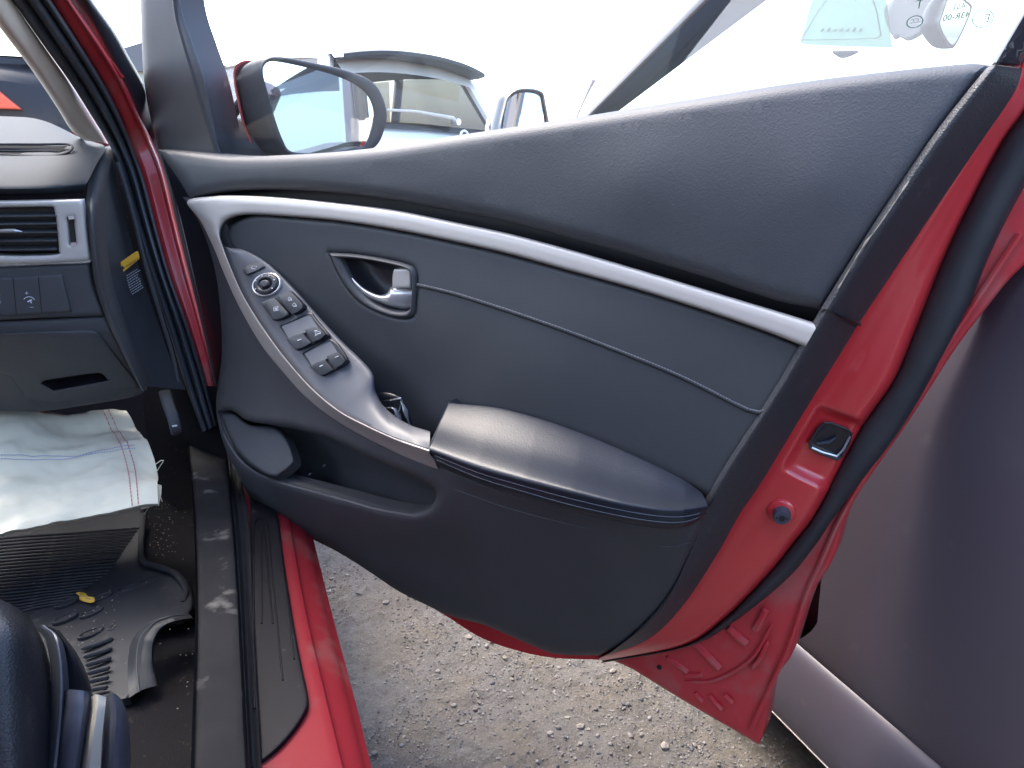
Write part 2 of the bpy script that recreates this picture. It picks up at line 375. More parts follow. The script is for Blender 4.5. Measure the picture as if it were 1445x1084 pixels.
for i, (px, py, s) in enumerate([(818, 1030, .009), (1140+0, 1060, .006), (830, 1034, .005), (864, 958, .008), (800, 1018, .006), (776, 1042, .006), (938, 1056, .010), (905, 1042, .006), (693, 910, .007), (662, 905, .009), (712, 935, .006), (874, 972, .006), (545, 852, .009), (529, 1066, .006), (640, 1002, .006), (818, 1055, .005)]):
    if i == 1: continue
    P = Pz(px, py, .0); v, f = SH[i % 14]; mb = MB(); mb.add(v*s+np.array([P[0], P[1], gz(P[0], P[1])+s*.3]), f)
    o = mb.build('stone', mst, ang=20); tag(o, 'small pale tan stone lying among the gravel below the open red door', 'stone', 'pale stones on the gravel')

# ------------------------------------------------------------------ generic car shell (used for the cars around)
def car_shell(r, T, w, L, zs, zr, gb0, gt0, gt1, gb1, wr, paint, zb=.22, win='privacy', skip=(), wb=(.75, None), rise=0, hood=.78):
    """T maps local (x right, y forward from the tail, z) to world; parts of car r"""
    mp = lambda A: np.array([T(*p) for p in np.asarray(A, float).reshape(-1, 3)]).reshape(np.shape(A))
    # lower body, swept along its length
    ys = np.r_[0, .05, .18, .5, np.linspace(.9, L-.9, 8), L-.45, L-.15, L-.03, L]
    G = []
    for y in ys:
        e0 = min(1, max(0, y/.25)); e1 = min(1, max(0, (L-y)/.5)); ww = w*(1-.16*(1-e0)**2-.22*(1-e1)**2)
        top = zs+rise*(gb1-y)/(gb1-gb0) if gb0 <= y <= gb1 else (zs+(.0 if y < gb0 else -(zs-hood)*((y-gb1)/(L-gb1))**1.3))
        top -= .12*(1-e0)**2
        zl = zb+.12*(1-e1)**2+.1*(1-e0)**2
        prof = [(.80, zl-.04), (.95, zl), (.992, zl+.10), (1.0, zl+.32), (.985, (zl+top)/2+.18), (.985, top-.14), (.955, top-.045), (.90, top-.005), (.55, top+.035), (0, top+.05)]
        G.append([(s*ww, y, z) for s, z in prof]+[(-s*ww, y, z) for s, z in prof[-2::-1]])
    mb = MB(); g = mp(np.array(G)); mb.grid(g); mb.add(g[0], [tuple(range(len(g[0])))]); mb.add(g[-1], [tuple(range(len(g[0])))])
    mb.add(g[:, [0, -1]].reshape(-1, 3), [(2*i, 2*i+1, 2*i+3, 2*i+2) for i in range(len(ys)-1)])
    mb.build('body', paint, r, ang=40)
    # roof
    mb = MB(); G = []
    for t in np.linspace(0, 1, 9):
        y = gt0+(gt1-gt0)*t; G.append([(wr*s, y, zr-.05*abs(s)**3-.05*(2*t-1)**2) for s in np.linspace(-1, 1, 13)])
    G = mp(np.array(G)); mb.grid(np.stack([G[0]*0+G[0], *G[1:]])); mb.build('roof', paint, r, ang=50)
    mb = MB(); mb.grid(G+np.array([0, 0, -.03])); mb.build('headlining', M['hard'], r)
    mb = MB(); mb.grid(mp(np.array([[(w*.93*s, gb0-.02+(gb1-gb0+.04)*t, zs+rise*(1-t)+.045-.02*abs(s)) for s in np.linspace(-1, 1, 5)] for t in np.linspace(0, 1, 6)]))); mb.build('cabin_floor', M['carpet'], r)
    # pillars and glass
    wS = w*.915
    def side(s):
        return dict(a0=(s*wS, gb1-.02, zs-.01), a1=(s*wr, gt1, zr-.09), c0=(s*wS, gb0, zs+rise-.01), c1=(s*wr, gt0, zr-.09))
    mid = lambda p, q, t: tuple(np.array(p)*(1-t)+np.array(q)*t)
    for s in (-1, 1):
        d = side(s)
        for nm, p, q, rr in (('front_pillar', 'a0', 'a1', .035), ('rear_pillar', 'c0', 'c1', .055)):
            if (nm, s) in skip: continue
            mb = MB(); mb.tube(mp(np.array([d[p], mid(d[p], d[q], .5), d[q]])), rr, 8); mb.build(nm, paint, r)
        if ('centre_pillar', s) not in skip:
            p, q = mid(d['c0'], d['a0'], .47), mid(d['c1'], d['a1'], .42)
            mb = MB(); mb.tube(mp(np.array([p, q])), .04, 8); mb.build('centre_pillar', M['gloss'], r)
        for lo, hi in ((.03, .45), (.49, .97)):
            q4 = [mid(d['c0'], d['a0'], lo), mid(d['c0'], d['a0'], hi), mid(d['c1'], d['a1'], hi), mid(d['c1'], d['a1'], lo)]
            mb = MB(); mb.add(mp(np.array(q4)), [(0, 1, 2, 3)]); mb.build('side_window', M['privacy' if lo < .1 else win], r)
        # wheels
        for y in (wb[0], wb[1] or L-.85):
            mb = MB(); prof = [(.20, .0), (.29, .01), (.31, .04), (.31, .17), (.29, .20), (.20, .20)]
            G = [[(s*(w-.01-b), y+a*math.cos(q), .31+a*math.sin(q)) for a, b in prof] for q in np.linspace(0, 2*math.pi, 28, endpoint=False)]
            mb.grid(mp(np.array(G)), closed_u=True); wh = mb.build('wheel', M['tyre'], r)
            mb = MB(); G = [[(s*(w-.02-b), y+a*math.cos(q), .31+a*math.sin(q)) for a, b in ((.205, .0), (.19, .01), (.12, .025), (.04, .01), (.001, .01))] for q in np.linspace(0, 2*math.pi, 28, endpoint=False)]
            mb.grid(mp(np.array(G)), closed_u=True); o = mb.build('rim', M['alloy'], wh)
    a, b = side(-1), side(1)
    mb = MB(); G = [[mid(mid(a['a0'], b['a0'], u), mid(a['a1'], b['a1'], u), v) for u in np.linspace(0, 1, 9)] for v in (0, .5, 1)]
    G = np.array(G); G[..., 1] += .09*(1-np.linspace(-1, 1, 9)**2)[None]; mb.grid(mp(G)); ws = mb.build('windscreen', M['glass'], r)
    mb = MB(); G = [[mid(mid(a['c0'], b['c0'], u), mid(a['c1'], b['c1'], u), v) for u in np.linspace(0, 1, 9)] for v in (0, .5, 1)]
    G = np.array(G); G[..., 1] -= .06*(1-np.linspace(-1, 1, 9)**2)[None]; mb.grid(mp(G)); rw = mb.build('rear_window', M[win], r)
    return mp, G, rw

# ------------------------------------------------------------------ white suv ahead
def suv():
    o = np.array([1.50, 5.7, 0.]); h = math.radians(-24)
    ex, ey = np.array([math.cos(h), -math.sin(h), 0]), np.array([math.sin(h), math.cos(h), 0])
    T = lambda x, y, z: o+ex*x+ey*y+np.array([0, 0, z*.945-.045*x-.01])
    r = root('white_suv', o, 'white tall car seen from behind with dark roof spoiler and rear wiper', 'car')
    mp, G, rw = car_shell(r, T, .90, 4.4, 1.10, 1.66, .10, .30, 2.3, 3.15, .62, M['white'], zb=.3, hood=1.0)
    mb = MB(); A = []
    for x in np.linspace(-1, 1, 21):
        b = -.07*abs(x)**2.2; y0 = .06*abs(x)**3
        A.append([T(.64*x, .33, 1.645+b), T(.64*x, .06+y0, 1.655+b), T(.64*x, .0+y0, 1.64+b), T(.64*x, .0+y0, 1.615+b), T(.635*x, .08+y0, 1.60+b), T(.62*x, .33, 1.60+b)])
    mb.grid(np.array(A)); mb.build('spoiler', M['darkp'], r, ang=30)
    mb = MB()
    A = [[T(.60*x, .22-.0*v-.10*v, 1.60-.055*abs(x)**2.2-.10*v) for v in (0, .5, 1)] for x in np.linspace(-1, 1, 13)]
    mb.grid(np.array(A)); mb.build('spoiler_underside', M['greyt'], r)
    mb = MB(); mb.tube([T(.30, .02, 1.17), T(.25, .0, 1.20), T(-.1, .0, 1.225), T(-.34, .01, 1.22)], [.018, .016, .012, .008], 8); wp = mb.build('wiper', M['greyt'], r)
    mb = MB(); mb.tube([T(.30, .06, 1.175), T(.30, -.01, 1.175)], .025, 12); mb.build('wiper_hub', M['chrome'], wp)
    mb = MB(); G = [[T(.33+a*math.cos(q), -.035-b, 1.075+a*math.sin(q)) for a, b in ((.045, 0), (.04, .01), (.03, .01), (.026, 0))] for q in np.linspace(0, 6.283, 24, endpoint=False)]
    mb.grid(np.array(G), closed_u=True); mb.build('badge', M['chrome'], r)
    for s in (-1, 1):
        mb = MB(); mb.grid(np.array([[T(s*(.66+.2*u), .02+.16*u*u-.03, .92+.22*v) for v in (0, .5, 1)] for u in np.linspace(0, 1, 6)])); mb.build('tail_lamp', M['lamp'], r)
    mb = MB(); mb.box(T(0, -.02, .62), (1.5, .12, .30), (ex, ey, ZV)); mb.build('rear_bumper', M['hard'], r, bevel=.02)
    for x in (-.42, -.36):
        mb = MB(); mb.tube([T(x, 1.2, 1.64), T(x, 1.1, 1.80)], [.006, .003], 6); mb.build('aerial', M['hard'], r)
suv()

# ------------------------------------------------------------------ dark car beyond the windscreen
def dark_car():
    o = np.array([-1.52, 5.0, 0.])
    T = lambda x, y, z: o+np.array([x, y, z])
    r = root('dark_car', o, 'black car with orange red tail lamp seen through the red car windscreen', 'car')
    car_shell(r, T, .92, 4.3, 1.36, 1.86, .12, .32, 2.4, 3.3, .74, M['darkp'], zb=.3, hood=1.1, win='glass')
    for s in (-1, 1):
        mb = MB(); mb.prism(np.array([T(s*.60, -.05, 1.115), T(s*.22, -.05, 1.125), T(s*.22, -.05, 1.40), T(s*.42, -.05, 1.30)]), np.array([0, .06, 0])); mb.build('tail_lamp', M['orange'], r, bevel=.008)
    mb = MB(); mb.box(T(0, -.03, .6), (1.6, .12, .3)); mb.build('rear_bumper', M['darkp'], r, bevel=.03)
dark_car()

# pale gabled shed far ahead, just visible between pillar and door frame
def shed():
    c = np.array([-1.15, 27., 0.]); r = root('shed', c, 'distant pale shed with grey roof between the red pillar and the door frame', 'shed')
    mb = MB(); mb.box(c+[0, 0, 1.35], (4.2, 5, 2.7)); mb.build('wall', M['brick'], r, smooth=False)
    mb = MB(); L = np.array([c+[-2.4, -2.7, 2.7], c+[2.4, -2.7, 2.7], c+[0, -2.7, 3.5]]); mb.prism(L, np.array([0, 5.4, 0])); mb.build('roof', M['tile'], r, smooth=False)
    mb = MB(); mb.box(c+[.9, -2.52, 1.0], (.9, .06, 2.0)); mb.build('door', M['greyt'], r, smooth=False)
shed()
def bramble(c, k, label):
    r = root('bramble', c, label, 'bush'); mb = MB(); ms = MB()
    for i in range(14):
        a = rng.uniform(0, 6.28); h = rng.uniform(.75, 1.02); d = np.array([math.cos(a), math.sin(a), 0])*rng.uniform(.2, .55)
        ms.tube([np.array(c), np.array(c)+d*.5+[0, 0, h*.7], np.array(c)+d+[0, 0, h*rng.uniform(.9, 1.1)]], [.012, .008, .004], 5)
        for j in range(k):
            t = rng.uniform(.25, 1.0); p = np.array(c)+d*t+[0, 0, h*(.3+.75*t)]+rng.normal(0, .06, 3)
            n = rng.normal(0, 1, 3); u = np.cross(n, [0, 0, 1.0]); u /= np.linalg.norm(u); v = np.cross(n, u); v /= np.linalg.norm(v); s = rng.uniform(.02, .045)
            mb.add([p-u*s, p+v*s*.5, p+u*s, p-v*s*.5], [(0, 1, 2, 3)])
    mb.build('foliage', M['green'], r, smooth=False, merge=False); ms.build('stem', M['wood'], r)
bramble((4.15, 2.75, 0), 60, 'tuft of bramble leaves showing above the red door top beyond the grey car')

# ------------------------------------------------------------------ grey car parked alongside, its near side at X = 0.73
def grey_car():
    o = np.array([1.60, -1.55, 0.]); T = lambda x, y, z: o+np.array([x, y, z])
    r = root('grey_car', o, 'dark grey car parked close beside the open red door', 'car')
    mp, RG, rw = car_shell(r, T, .85, 4.35, .98, 1.46, .25, .6, 2.60, 3.30, .66, M['grey'], zb=.135, win='tint', skip=(('front_pillar', -1),), wb=(.8, 3.45), hood=.78)
    # near front door, side curved in section
    def side_rows(y0, y1, prof, N=24, fy=None):
        return np.array([[(x, y, z) for x, z in prof] for y in np.linspace(y0, y1, N)])
    prof = cr([(.722, .266), (.714, .290), (.706, .36), (.700, .52), (.702, .66), (.716, .78), (.722, .84), (.738, .93), (.775, .985)], 28)
    yf = lambda z: .683+.045*max(0, .33-z)/.06
    A = np.array([[(x, y0+(yf(z)-y0)*1.0 if t == 1 else y0*(1-t)+yf(z)*t, z) for x, z in prof] for t in np.linspace(0, 1, 20) for y0 in (-.45,)])
    mb = MB(); mb.grid(A); mb.grid(np.stack([A[-1], A[-1]+np.array([.05, 0, 0])])); mb.build('front_door', M['grey'], r, ang=50)
    # sill below the door, with a bright lower lip
    sp = cr([(.735, .274), (.724, .272), (.714, .264), (.707, .247), (.701, .22), (.697, .19), (.697, .165), (.700, .150), (.712, .141), (.80, .125)], 36)
    A = np.array([[(x, y, z) for x, z in sp] for y in np.linspace(-1.2, 1.35, 12)]); mb = MB(); mb.grid(A); sl = mb.build('sill', M['grey'], r, ang=60)
    mb = MB(); mb.tube([(.7005, -1.2, .1465), (.7005, 0, .1465), (.7005, 1.35, .1465)], .0011, 6); mb.build('lip', M['greyt'], sl)
    sp = cr([(.80, .128), (.742, .130), (.750, .10), (.80, .08)], 10)
    A = np.array([[(x, y, z) for x, z in sp] for y in (-1.2, 1.35)]); mb = MB(); mb.grid(A); mb.build('underside', M['seatg'], r)
    mb = MB(); mb.box((.775, .72, .55), (.02, .16, .80)); mb.build('shut_gap_dark', M['blk'], r)  # black box set behind the gap to give it its dark shade
    # front wing beyond the shut line
    A = np.array([[(x+.004, y, z) for x, z in prof] for y in np.linspace(.742, 2.2, 10)]); mb = MB(); mb.grid(A); mb.build('front_wing', M['grey'], r, ang=50)
    # near front pillar: outer skin, quarter divider and inner trim
    L = lambda a, b, N=14: np.linspace(a, b, N)
    o0, o1 = Px(770, 175, .765), Px(1010, -60, .885); e0, e1 = Px(820, 170, .772), Px(1052, -60, .893)
    i0, i1 = Px(858, 168, .86), Px(1165, -62, 1.06)
    mb = MB(); loft(mb, [L(o0, o1)+np.array([.03, .02, 0]), L(o0, o1), (L(o0, o1)+L(e0, e1))/2+np.array([-.008, -.004, .004]), L(e0, e1), L(e0, e1)+np.array([.012, .004, -.002])], 4); mb.build('front_pillar', M['greyt'], r)
    mb = MB(); loft(mb, [L(e0, e1)+np.array([.010, .006, 0]), (L(e0, e1)+L(i0, i1))/2+np.array([0, -.02, 0]), L(i0, i1)], 5); mb.build('pillar_trim', M['greypil'], r)
    mb = MB(); mb.tube(np.array([Px(812, 172, .770), Px(838, 112, .795)]), .006, 6); mb.build('quarter_divider', M['silver'], r)
    # door mirror
    c = Px(737, 160, .70); MR = Vector((-.12, -1, .05)).normalized(); u = Vector((1, -.12, 0)).normalized(); v = MR.cross(u); v = -v if v.z < 0 else v
    u, v, m3 = np.array(u), np.array(v), np.array(MR); mc = np.array([c[0], c[1], c[2]])
    lp = outline([(-.052, -.06), (-.045, .02), (-.028, .047), (.0, .056), (.042, .052), (.056, .03), (.058, -.06)], .006)
    ring = lambda s, d, sh=0: np.array([mc+u*(a*s+sh)+v*(b*s)+m3*d for a, b in lp])
    mb = MB(); loft(mb, [ring(.80, -.001), ring(.84, .006), ring(.95, .008), ring(1.0, 0), ring(1.10, -.02, -.008), ring(1.08, -.06, -.012), ring(.8, -.10, 0), ring(.3, -.12, 0)], 3, closed_u=True); mr = mb.build('door_mirror', M['gloss'], r)
    mb = MB(); g = ring(.83, .002); mb.add(g, [tuple(range(len(g)))]); mb.build('mirror_glass', M['mirror'], mr)
    mb = MB(); loft(mb, [ring(1.01, -.012, -.0025), ring(1.105, -.03, -.010), ring(1.10, -.06, -.0145)], 3, closed_u=True); mb.build('silver_cover', M['silver'], mr)
    mb = MB(); mb.tube([mc-v*.05-m3*.05, mc-v*.075+np.array([.04, .03, 0]), mc-v*.08+np.array([.09, .06, 0])], .02, 8); mb.build('mirror_arm', M['gloss'], mr)
    # inside: rear view mirror and its sensor housing, sticker on the windscreen
    W0 = np.array([1.6, 1.83, .98]); W1 = np.array([1.6, 1.10, 1.37]); wnm = np.cross([1, 0, 0], W1-W0); wnm /= np.linalg.norm(wnm)
    def ws(x, y, off=0):
        q = ray(x, y); return CAM+q*(((W0-CAM)@wnm+off)/(q@wnm))
    hc = Px(1340, 30, 1.50); tgt = np.array([1.62, -1.15, 1.24]); a = (CAM-hc)/np.linalg.norm(CAM-hc); b = (tgt-hc)/np.linalg.norm(tgt-hc); nm = (a+b)/np.linalg.norm(a+b)
    def mp2(x, y, off=0):
        q = ray(x, y); return CAM+q*(((hc-CAM)@nm+off)/(q@nm))
    ol = outline([(1343, -8), (1362, 4), (1368, 16), (1348, 60), (1338, 58), (1327, 36), (1330, 22)], 3)
    mb = MB(); lp0 = np.array([mp2(x, y, .001) for x, y in ol]); ctr = lp0.mean(0); sh = np.array([-.02, .045, -.004])
    lps = [ctr+(lp0-ctr)*1.0, ctr+(lp0-ctr)*1.10+nm*.002, ctr+(lp0-ctr)*1.16-nm*.008, ctr+(lp0-ctr)*1.05+sh*.6, ctr+(lp0-ctr)*.7+sh, ctr+(lp0-ctr)*.2+sh*1.1]
    loft(mb, lps, 3, closed_u=True); rv = mb.build('rear_view_mirror', M['house'], r)
    mb = MB(); mb.add(lp0+nm*.0005, [tuple(range(len(lp0)))]); mb.build('mirror_glass', M['mirror'], rv)
    mb = MB(); ol = outline([(1248, 14), (1272, -4), (1336, -6), (1318, 14), (1306, 38), (1281, 53), (1268, 48), (1258, 50)], 4)
    mb.prism(np.array([Px(x, y, 1.52) for x, y in ol]), np.array([.06, .05, 0])); mb.build('sensor_housing', M['house'], r, ang=60)
    mb = MB(); ol = outline([(1160, -20), (1240, -20), (1259, 63, 1), (1250, 66), (1140, 62), (1130, 55, 1)], 4)
    mb.prism(np.array([ws(x, y, .004) for x, y in ol]), wnm*.002); st = mb.build('windscreen_sticker', M['sticker'], r, smooth=False)
    mb = MB(); o1 = outline([(1176, -10), (1226, -10), (1243, 44), (1240, 53), (1226, 55), (1136, 57), (1133, 52)], 4); i1 = np.array([np.mean(o1, 0)+(p-np.mean(o1, 0))*.965 for p in o1])
    mb.grid(np.stack([[ws(x, y, -.001) for x, y in o1], [ws(x, y, -.001) for x, y in i1]]), closed_v=True); mb.build('sticker_outline', M['faint'], st, smooth=False)
    mb = MB()
    for k in range(7):
        x = 1157+k*9; h_ = [5, 6, 4, 6, 5, 6, 5][k]
        mb.add([ws(x, 45, -.001), ws(x+4, 45, -.001), ws(x+7, 45-h_, -.001), ws(x+4, 45-h_, -.001)], [(0, 1, 2, 3)])
    mb.build('sticker_print', M['faint'], st, smooth=False)
    mb = MB(); ol = outline([(1174, 72, 1), (1211, 71, 1), (1198, 77), (1186, 79)], 3); mb.prism(np.array([ws(x, y, .004) for x, y in ol]), wnm*.006); mb.build('sticker_holder', M['house'], r)
    for x in (-.38, .38):   # seats
        mb = MB(); mb.tube([T(x, 1.75, .50), T(x, 1.62, .75), T(x, 1.50, .98), T(x, 1.46, 1.06)], [.20, .24, .22, .10], 10, flat=.35); mb.build('seat', M['seat'], r)
        mb = MB(); mb.tube([T(x, 1.46, 1.08), T(x, 1.42, 1.22)], [.12, .11], 10, flat=.4); mb.build('headrest', M['seat'], r)
grey_car()

# ------------------------------------------------------------------ the red car (right hand drive); its driver door stands open
RC = root('red_car', (-.80, .35, 0.0), 'red hatchback with black interior and its driver door wide open', 'car')
def red_shell():
    # left flank, bonnet, wings, roof, rear: the shell that shades the cabin
    mb = MB(); prof = cr([(-1.60, .20), (-1.66, .30), (-1.68, .50), (-1.67, .75), (-1.64, .92), (-1.60, .97)], 16)
    A = np.array([[(x+.10*max(0, (y-2.3)/.7)**2, y, z-.10*max(0, (y-1.9)/1.1)) for x, z in prof] for y in np.linspace(-1.2, 2.95, 26)]); mb.grid(A)
    A2 = np.array([[(-1.60-x+.02-.10*max(0, (y-2.3)/.7)**2, y, z-.10*max(0, (y-1.9)/1.1)) for x, z in prof] for y in np.linspace(1.72, 2.95, 10)]); mb.grid(A2)
    A3 = np.array([[(-1.60-x+.02, y, z) for x, z in prof] for y in np.linspace(-1.2, -.22, 8)]); mb.grid(A3)
    B = np.array([[(-1.60+1.62*u, y, .985-.10*max(0, (y-1.9)/1.1)-.02*(2*u-1)**2+.02-.04*max(0, (y-2.6)/.35)) for u in np.linspace(0, 1, 13)] for y in np.linspace(2.06, 2.95, 9)]); mb.grid(B)
    F = np.array([[(-1.55+1.52*u, 2.95+.10*math.sin(math.pi*u), z) for u in np.linspace(0, 1, 13)] for z in (.84, .6, .4, .22)]); mb.grid(F)
    K = np.array([[(-1.60+1.62*u, -1.2-.08*math.sin(math.pi*u), z) for u in np.linspace(0, 1, 9)] for z in (.97, .6, .25)]); mb.grid(K)
    mb.build('body', M['red'], RC)
    mb = MB(); R = np.array([[(-1.46+1.32*u, y, 1.47-.05*(2*u-1)**4-.05*((y-.1)/1.1)**2) for u in np.linspace(0, 1, 13)] for y in np.linspace(-1.0, 1.02, 12)])
    mb.grid(R); mb.build('roof', M['red'], RC); mb = MB(); mb.grid(R-np.array([0, 0, .03])); mb.build('headlining', M['head'], RC)
    for p, q, rr in (((-1.60, 2.02, .98), (-1.46, 1.02, 1.40), .05), ((-1.62, .28, .96), (-1.46, .18, 1.42), .07), ((-1.60, -.95, .97), (-1.44, -.75, 1.40), .10), ((.0, -.25, .2), (-.16, -.25, 1.42), .06), ((.0, -.95, .97), (-.16, -.75, 1.40), .10)):
        mb = MB(); mb.tube([p, (np.array(p)+q)/2, q], rr, 8)
        mb.build('roof_pillar', M['darkp'], RC)
    mb = MB(); mb.grid(np.array([[(-1.56+1.38*u*(1-.06*v)+.08*v, 1.98-.92*v+.10*(1-(2*u-1)**2), 1.0+.41*v) for v in np.linspace(0, 1, 5)] for u in np.linspace(0, 1, 11)])); mb.build('windscreen', M['glass'], RC)
    mb = MB(); mb.grid(np.array([[(-1.60, y, z) for z in (.97, 1.41)] for y in (-.8, .24)])*np.array([1, 1, 1])); mb.build('rear_side_window', M['privacy'], RC)
    for c in ((-1.58, 2.30), (-.04, 2.30), (-1.58, -.55), (-.04, -.55)):
        mb = MB(); s = 1 if c[0] > -.8 else -1
        prof = [(.20, .0), (.29, .01), (.31, .04), (.31, .17), (.29, .20), (.20, .20)]
        mb.grid(np.array([[(c[0]+s*(.10-b), c[1]+a*math.cos(q), .31+a*math.sin(q)) for a, b in prof] for q in np.linspace(0, 2*math.pi, 28, endpoint=False)]), closed_u=True); w = mb.build('wheel', M['tyre'], RC)
        mb = MB(); mb.grid(np.array([[(c[0]+s*(.09-b), c[1]+a*math.cos(q), .31+a*math.sin(q)) for a, b in ((.205, 0), (.19, .01), (.12, .025), (.04, .01), (.001, .01))] for q in np.linspace(0, 2*math.pi, 28, endpoint=False)]), closed_u=True); mb.build('rim', M['alloy'], w)
    # floor pan, bulkhead, tunnel, passenger seat, steering wheel
    mb = MB(); mb.grid(np.array([[(-1.62, y, .262), (-.085, y, .262)] for y in (-1.1, 1.62)])); mb.grid(np.array([[(-1.62, 1.62, .262), (-.085, 1.62, .262)], [(-1.62, 1.86, .50), (-.06, 1.86, .50)], [(-1.62, 1.90, .95), (-.06, 1.90, .95)]]))
    mb.build('carpet', M['carpet'], RC)
    for x, nm in ((-1.18, 'passenger_seat'), (-.47, 'driver_seat_back')):
        y = .20 if x < -1 else -.12
        mb = MB(); mb.tube([(x, y, .60), (x, y-.12, .85), (x, y-.20, 1.05), (x, y-.22, 1.12)], [.23, .25, .22, .12], 12, flat=.35); s = mb.build(nm, M['seat'], RC)
        mb = MB(); mb.tube([(x, y-.22, 1.14), (x, y-.24, 1.30)], [.14, .12], 12, flat=.4); mb.build('headrest', M['seat'], s)
    mb = MB(); mb.box((-1.18, .45, .46), (.50, .52, .20)); mb.build('passenger_cushion', M['seat'], RC, bevel=.06)
    mb = MB(); mb.box((-.83, .9, .40), (.20, 1.3, .30)); mb.build('centre_console', M['hard'], RC, bevel=.03)
red_shell()

def driver_seat():
    # bolster, side cover and recline lever seen at the lower left
    N = 40
    def r3(pts, Y): return ry(pts, Y, N)
    mb = MB()
    loft(mb, [r3([(-160, 810), (-150, 900), (-140, 1000), (-130, 1120)], [.72, .70, .68, .66]), r3([(-60, 828), (-55, 900), (-45, 1000), (-30, 1120)], [.70, .66, .63, .6]),
              r3([(10, 850), (25, 900), (36, 1000), (45, 1120)], [.70, .66, .63, .6]), r3([(38, 868), (62, 920), (74, 1000), (72, 1120)], [.74, .70, .67, .64]), r3([(40, 866), (66, 920), (80, 1000), (80, 1120)], [.80, .78, .76, .74])], 5)
    s = mb.build('driver_seat', M['seat'], RC)
    mb = MB(); loft(mb, [r3([(48, 884), (66, 910), (72, 990), (52, 1120)], [.73, .70, .67, .64]), r3([(62, 882), (82, 905), (88, 985), (76, 1120)], [.715, .68, .65, .62]), r3([(68, 886), (90, 912), (98, 990), (92, 1120)], [.74, .72, .70, .67])], 5); mb.build('piping', M['seatg'], s)
    mb = MB(); loft(mb, [r3([(62, 882), (78, 900), (84, 980), (76, 1120)], [.75, .73, .71, .68]), r3([(78, 888), (104, 925), (122, 975), (128, 1040)], [.73, .72, .71, .70]), r3([(84, 890), (112, 928), (130, 976), (138, 1060)], [.80, .78, .76, .74])], 5); mb.build('side_panel', M['seat'], s)
    mb = MB(); loft(mb, [r3([(88, 976), (86, 1000), (80, 1040), (72, 1120)], [.67, .66, .65, .64]), r3([(98, 973), (98, 1000), (94, 1040), (88, 1120)], [.65, .64, .63, .62]), r3([(124, 976), (122, 1000), (117, 1040), (106, 1120)], [.65, .64, .63, .62]), r3([(128, 982), (127, 1002), (122, 1042), (112, 1120)], [.68, .67, .66, .65])], 4); mb.build('lever', M['seatg'], s)
    mb = MB(); loft(mb, [r3([(128, 984), (127, 1004), (120, 1044), (110, 1120)], [.66, .65, .64, .63]), r3([(136, 980), (134, 1004), (128, 1044), (118, 1120)], [.64, .63, .62, .61]), r3([(150, 984), (148, 1004), (144, 1044), (140, 1120)], [.64, .63, .62, .61])], 4); mb.build('lever_sunlit_edge', M['lit_trim'], s)  # sunlight on this part of the lever is put into its pale colour
    mb = MB(); loft(mb, [r3([(148, 984), (148, 1004), (146, 1044), (140, 1120)], [.65, .64, .63, .62]), r3([(160, 978), (164, 1004), (162, 1044), (158, 1120)], [.63, .62, .61, .60]), r3([(172, 988), (178, 1010), (180, 1050), (182, 1120)], [.65, .64, .63, .62]), r3([(172, 990), (180, 1012), (184, 1052), (186, 1120)], [.72, .71, .70, .69])], 4); mb.build('side_cover', M['seatg'], s)
driver_seat()

